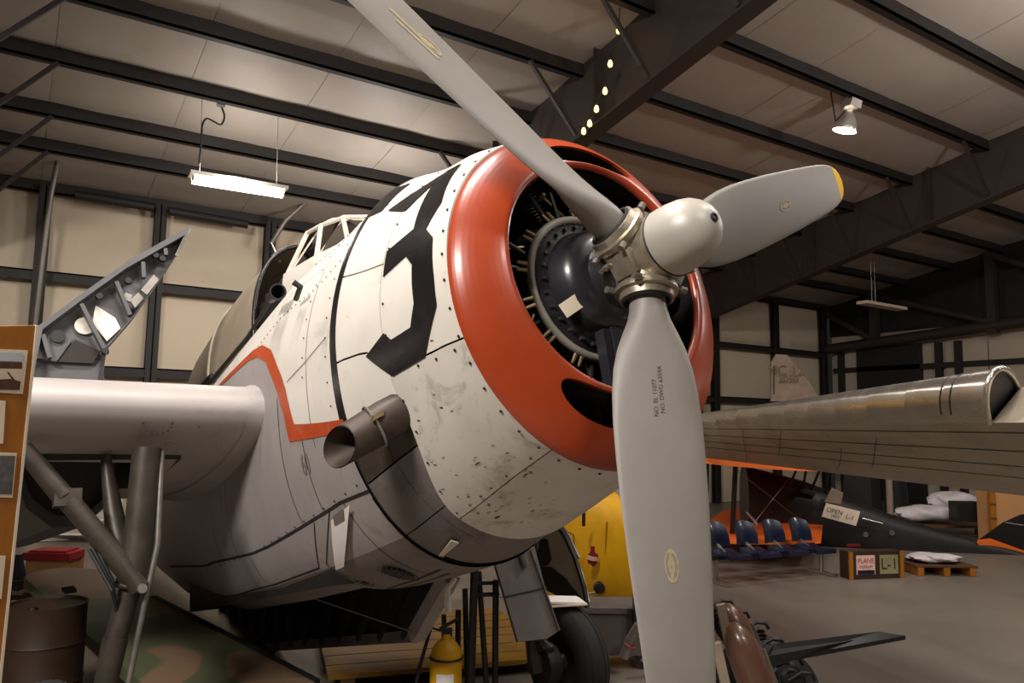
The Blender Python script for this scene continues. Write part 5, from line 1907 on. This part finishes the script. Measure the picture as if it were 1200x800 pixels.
# ================================================================== SIGN BOX AND STORED THINGS
A_, B_ = at(996, 679, Z=0.0), at(1058, 677, Z=0.0)
sb = thing('sign_box', 'dark wooden sign box with two lettered panels on the floor', 'sign', (A_ + B_) / 2)
e1 = unit(B_ - A_)
e2 = np.array([-e1[1], e1[0], 0])
wd_ = np.linalg.norm(B_ - A_)
ht = .42
mid_ = (A_ + B_) / 2
MB().obox(mid_ + e2 * .12 + np.array([0, 0, ht / 2]), e1, e2, (0, 0, 1), wd_ / 2, .12, ht / 2).build('case', 'signdark', sb)
for sg in (-1, 1):
    MB().obox(mid_ + e1 * sg * (wd_ / 2 - .02) - e2 * .008 + np.array([0, 0, ht / 2]), e1, e2, (0, 0, 1), .03, .015, ht / 2).build('side_trim', 'wood', sb)
for off, mt, txt, ink in ((-.17, 'badge_pink', 'PLANE', 'badge_red'), (.20, 'signgreen', 'L-1', 'signdark')):
    q = mid_ + e1 * off * wd_ / .84 - e2 * .006 + np.array([0, 0, ht * .52])
    MB().obox(q, e1, e2, (0, 0, 1), .165, .006, .145).build('sign_panel', mt, sb)
    V, F = text_mesh(txt, .10 if txt == 'PLANE' else .24)
    MB().add([q - e2 * .009 + e1 * a + np.array([0, 0, c + (.06 if txt == 'PLANE' else 0)]) for a, c, z in V], F).build('lettering', ink, sb)
    if txt == 'PLANE':
        V, F = text_mesh('MUSEUM', .06)
        MB().add([q - e2 * .009 + e1 * a + np.array([0, 0, c - .03]) for a, c, z in V], F).build('lettering', ink, sb)
        MB().obox(q - e2 * .008 + np.array([0, 0, -.11]), e1, e2, (0, 0, 1), .15, .003, .03).build('blue_strip', 'navy', sb)


def bundle(name, label, cat, px, D_, sz, mat, seed):
    rnd = random.Random(seed)
    c = at(*px, D=D_)
    sx_, sy_, sz_ = sz
    rs = []
    for i in range(13):
        ph = -PI / 2 + PI * i / 12
        ring = []
        for j in range(24):
            a = 2 * PI * j / 24
            k = 1 + .10 * math.sin(5 * a + seed + 3 * ph) + .06 * math.sin(11 * a + 2 * ph * seed)
            r_ = max(.02, abs(math.cos(ph)) ** .5) * k
            ring.append(c + ux * sx_ * r_ * math.cos(a) + uy * sy_ * r_ * math.sin(a) + np.array([0, 0, sz_ * math.sin(ph) * (1 + .15 * math.sin(3 * a + seed))]))
        rs.append(ring)
    return tag(MB().rings(rs, cap0=True, cap1=True).build(name, mat, smooth=60), label, cat, 'white plastic sheets')


# low table behind the biplane carrying the sheets
tb = at(1096, 612, D=17.4)
wt_ = thing('storage_table', 'low wooden storage table behind the black biplane, loaded with white sheets', 'table', (tb[0], tb[1], 0))
MB().obox((tb[0], tb[1], tb[2] - .03), ux, uy, (0, 0, 1), 1.35, .5, .03).build('top', 'wood_dark', wt_)
for i in (-1, 1):
    for j in (-1, 1):
        MB().obox(np.array((tb[0], tb[1], tb[2] / 2 - .03)) + ux * i * 1.2 + uy * j * .4, ux, uy, (0, 0, 1), .05, .05, tb[2] / 2 - .03).build('leg', 'wood', wt_)
bundle('white_sheet', 'crumpled white plastic sheet, lower and nearer of the pile behind the biplane', 'sheet', (1085, 601), 17.3, (.68, .36, .16), 'whitecloth', 3)
bundle('white_sheet', 'crumpled white plastic sheet, higher one next to the plywood crate', 'sheet', (1118, 587), 17.9, (.56, .36, .2), 'whitecloth', 5)
c = at(1132, 599, D=16.6)
MBx = MB().obox(c, ux, uy, (0, 0, 1), .28, .17, .21)
tag(MBx.build('black_case', 'blackplastic'), 'small black case in front of the white sheets', 'case')
# plywood crate with a yellow post
c = at(1180, 600, D=16.0)
pc = thing('plywood_crate', 'tan plywood crate standing under the metal wing at right', 'crate', (c[0], c[1], 0))
hz_ = at(1176, 573, D=16.0)[2]
MB().obox((c[0], c[1], hz_ / 2), ux, uy, (0, 0, 1), .44, .3, hz_ / 2).build('box', 'card', pc)
q = np.array((c[0], c[1], hz_ / 2)) - ux * .50 - uy * .3
MB().obox(q, ux, uy, (0, 0, 1), .055, .05, hz_ / 2 + .02).build('corner_post', 'wood', pc)
for z in (.5, .75):
    MB().obox(q + np.array([0, 0, hz_ * (z - .5)]) - uy * .055, ux, uy, (0, 0, 1), .06, .006, .015).build('strap', 'wood_dark', pc)
# pallet with folded sheets under the fuselage
c = at(1095, 670, Z=0.0)
pt = thing('wooden_pallet', 'wooden pallet on the floor under the black biplane tail', 'pallet', (c[0], c[1], 0))
for i in range(5):
    MB().obox(np.array((c[0], c[1], .15)) + uy * (-.32 + .16 * i), ux, uy, (0, 0, 1), .50, .06, .014).build('deck_board', 'wood_dark', pt)
for i in (-1, 0, 1):
    MB().obox(np.array((c[0], c[1], .07)) + ux * i * .42, ux, uy, (0, 0, 1), .05, .38, .065).build('bearer', 'wood', pt)
pq = c
def bundle_at(name, label, cat, c, sz, mat, seed):
    P0 = CM @ (np.array(c) - EYE)
    return bundle(name, label, cat, (600 + FPX * P0[0] / P0[2], 400 - FPX * P0[1] / P0[2]), P0[2], sz, mat, seed)


bundle_at('folded_sheet', 'flat grey white sheet lying on the wooden pallet', 'sheet', (pq[0], pq[1], .235), (.42, .28, .06), 'whitecloth', 8)
# black bins against the far door
for px, D_, w, h, lab in (((1050, 572), 20.8, .26, .85, 'tapering black bin standing before the far door'), ((1010, 568), 20.4, .46, .9, 'broad black cabinet in the dark beyond the biplane cockpit')):
    c = at(*px, D=D_)
    zt = at(px[0], px[1] - (15 if w < .3 else 25), D=D_)[2]
    MB().lathe((c[0], c[1], 0), (0, 0, 1), [(0, w * 1.2), (zt * .9, w), (zt, w * .98), (zt, .001)], 24 if w < .3 else 4, cap0=True, ref=ux).build('black_bin' if w < .3 else 'black_cabinet', 'blackplastic', smooth=30)
    tag(bpy.data.objects['black_bin' if w < .3 else 'black_cabinet'], lab, 'bin' if w < .3 else 'cabinet')

# far tail fin above the metal wing
fp = [(903, 470), (903, 425), (909, 415), (922, 416), (948, 448), (962, 470)]
P_ = [at(x, y, D=19.5) for x, y in fp]
tf = thing('tail_fin_airplane', 'dull cream airplane tail fin rising behind the metal wing', 'airplane', (P_[0][0] + .3, P_[0][1], 0))
MB().plate(P_, uy, .08).build('fin', 'fincream', tf)
MB().beam(at(907, 428, D=19.4), at(907, 462, D=19.4), .02, .02).build('hinge_line', 'seam', tf)
for txt, x, y, sz in (('NC 12', 921, 434, .34), ('2050', 924, 444, .26)):
    V, F = text_mesh(txt, sz)
    o_ = at(x, y, D=19.4)
    MB().add([o_ + ux * a + np.array([0, 0, c]) for a, c, z in V], F).build('lettering', 'fin_ink', tf)
b = MB()
rs = []
for x, D_, r_ in ((880, 19.6, .12), (930, 19.55, .25), (1000, 19.5, .4), (1060, 19.4, .4)):
    c = at(x, 490 + .1 * (x - 880), D=D_)
    rs.append([c + uy * r_ * math.cos(t) + np.array([0, 0, r_ * math.sin(t)]) for t in np.linspace(0, 2 * PI, 21)[:-1]])
b.rings(rs, cap0=True, cap1=True).build('fuselage', 'fincream', tf, smooth=50)
q = at(1040, 510, D=19.4)
MB().tube([q, (q[0], q[1], 0)], .08, 10).build('gear_leg', 'fincream', tf, smooth=40)

# ================================================================== DISPLAY ENGINE AT LOWER RIGHT
ec = at(872, 800, D=4.6)
eg = thing('radial_engine', 'dark radial engine on a stand with brown cylinder covers at the lower right', 'engine', (ec[0], ec[1], 0))
v_r = CM[0] - CM[0][2] * np.array([0, 0, 1])
v_r = unit(v_r)
v_f = unit(np.array([CM[2][0], CM[2][1], 0]))
# brown covers
for (x, y, D_, w, h) in ((876, 772, 4.25, .105, .21), (864, 738, 4.7, .10, .17)):
    c = at(x, y, D=D_)
    rs = []
    tiltv = unit(np.array([0, 0, 1.0]) - v_r * .35)
    for t, k in ((-2.2, .9), (-1.0, 1.0), (-.3, 1.0), (.2, .95), (.55, .80), (.8, .58), (.94, .3), (1.0, .05)):
        o_ = c + tiltv * h * t
        rs.append([o_ + (v_r * math.cos(a) * w * k + v_f * math.sin(a) * w * 1.2 * k) for a in np.linspace(0, 2 * PI, 25)[:-1]])
    cv = MB().rings(rs, cap0=True, cap1=True).build('cylinder_cover', 'engine_brown', eg, smooth=50)
    MB().tube([c + tiltv * h * t + v_r * w * 1.0 - v_f * .02 for t in (-2.0, -1, -.2, .3)], .012, 6).build('cover_pipe', 'steel', cv, smooth=50)
for x, y, D_ in ((850, 730, 4.55), (845, 775, 4.2)):
    a, c = at(x - 6, y - 22, D=D_), at(x + 8, y + 40, D=D_)
    MB().beam(a, c, .05, .03, v_f).build('pale_strap', 'fincream', eg)
# crankcase, cylinders and hoses
cc = at(900, 800, D=4.9)
MB().lathe(cc + np.array([0, 0, -.05]), v_f, [(-.25, .001), (-.25, .2), (-.1, .3), (.2, .3), (.3, .2), (.3, .001)], 30).build('crankcase', 'cyl', eg, smooth=40)
for i, (x, y, D_) in enumerate(((838, 712, 5.3), (856, 725, 5.3), (878, 738, 5.1), (896, 758, 4.9), (916, 780, 4.7), (930, 798, 4.6))):
    a = at(x, y, D=D_)
    o_ = cc + (a - cc) * .2
    e = unit(a - o_)
    L_ = np.linalg.norm(a - o_)
    pr = []
    r_ = .02
    while r_ < L_ - .04:
        pr += [(r_, .075), (r_ + .006, .095), (r_ + .012, .095), (r_ + .018, .075)]
        r_ += .026
    pr += [(L_ - .03, .08), (L_, .06), (L_, .001)]
    cy = MB().lathe(o_, e, pr, 18).build('cylinder', 'cyl', eg, smooth=30)
    MB().tube([a - v_r * .03, a + v_r * .05 + np.array([0, 0, .05]), a + v_r * .11 + np.array([0, 0, .045]), a + v_r * .13 + np.array([0, 0, .01])], .012, 8).build('intake_pipe', 'blackplastic', cy, smooth=50)
MB().plate([at(900, 766, D=4.35), at(907, 757, D=4.5), at(1030, 742, D=4.85), at(1061, 747, D=4.85), at(930, 771, D=4.5), at(902, 780, D=4.35)], (0, 0, 1), .025).build('propeller_blade', 'blackplastic', eg)
for dx in (-.25, .25):
    for dy in (-.25, .25):
        MB().tube([cc + v_r * dx * .6 + v_f * dy * .6 + np.array([0, 0, -.1]), np.array((cc[0], cc[1], 0.0)) + v_r * dx + v_f * dy], .03, 8).build('stand_leg', 'blackplastic', eg, smooth=40)

for o in list(bpy.data.objects):
    if '_o' in o:
        del o['_o']
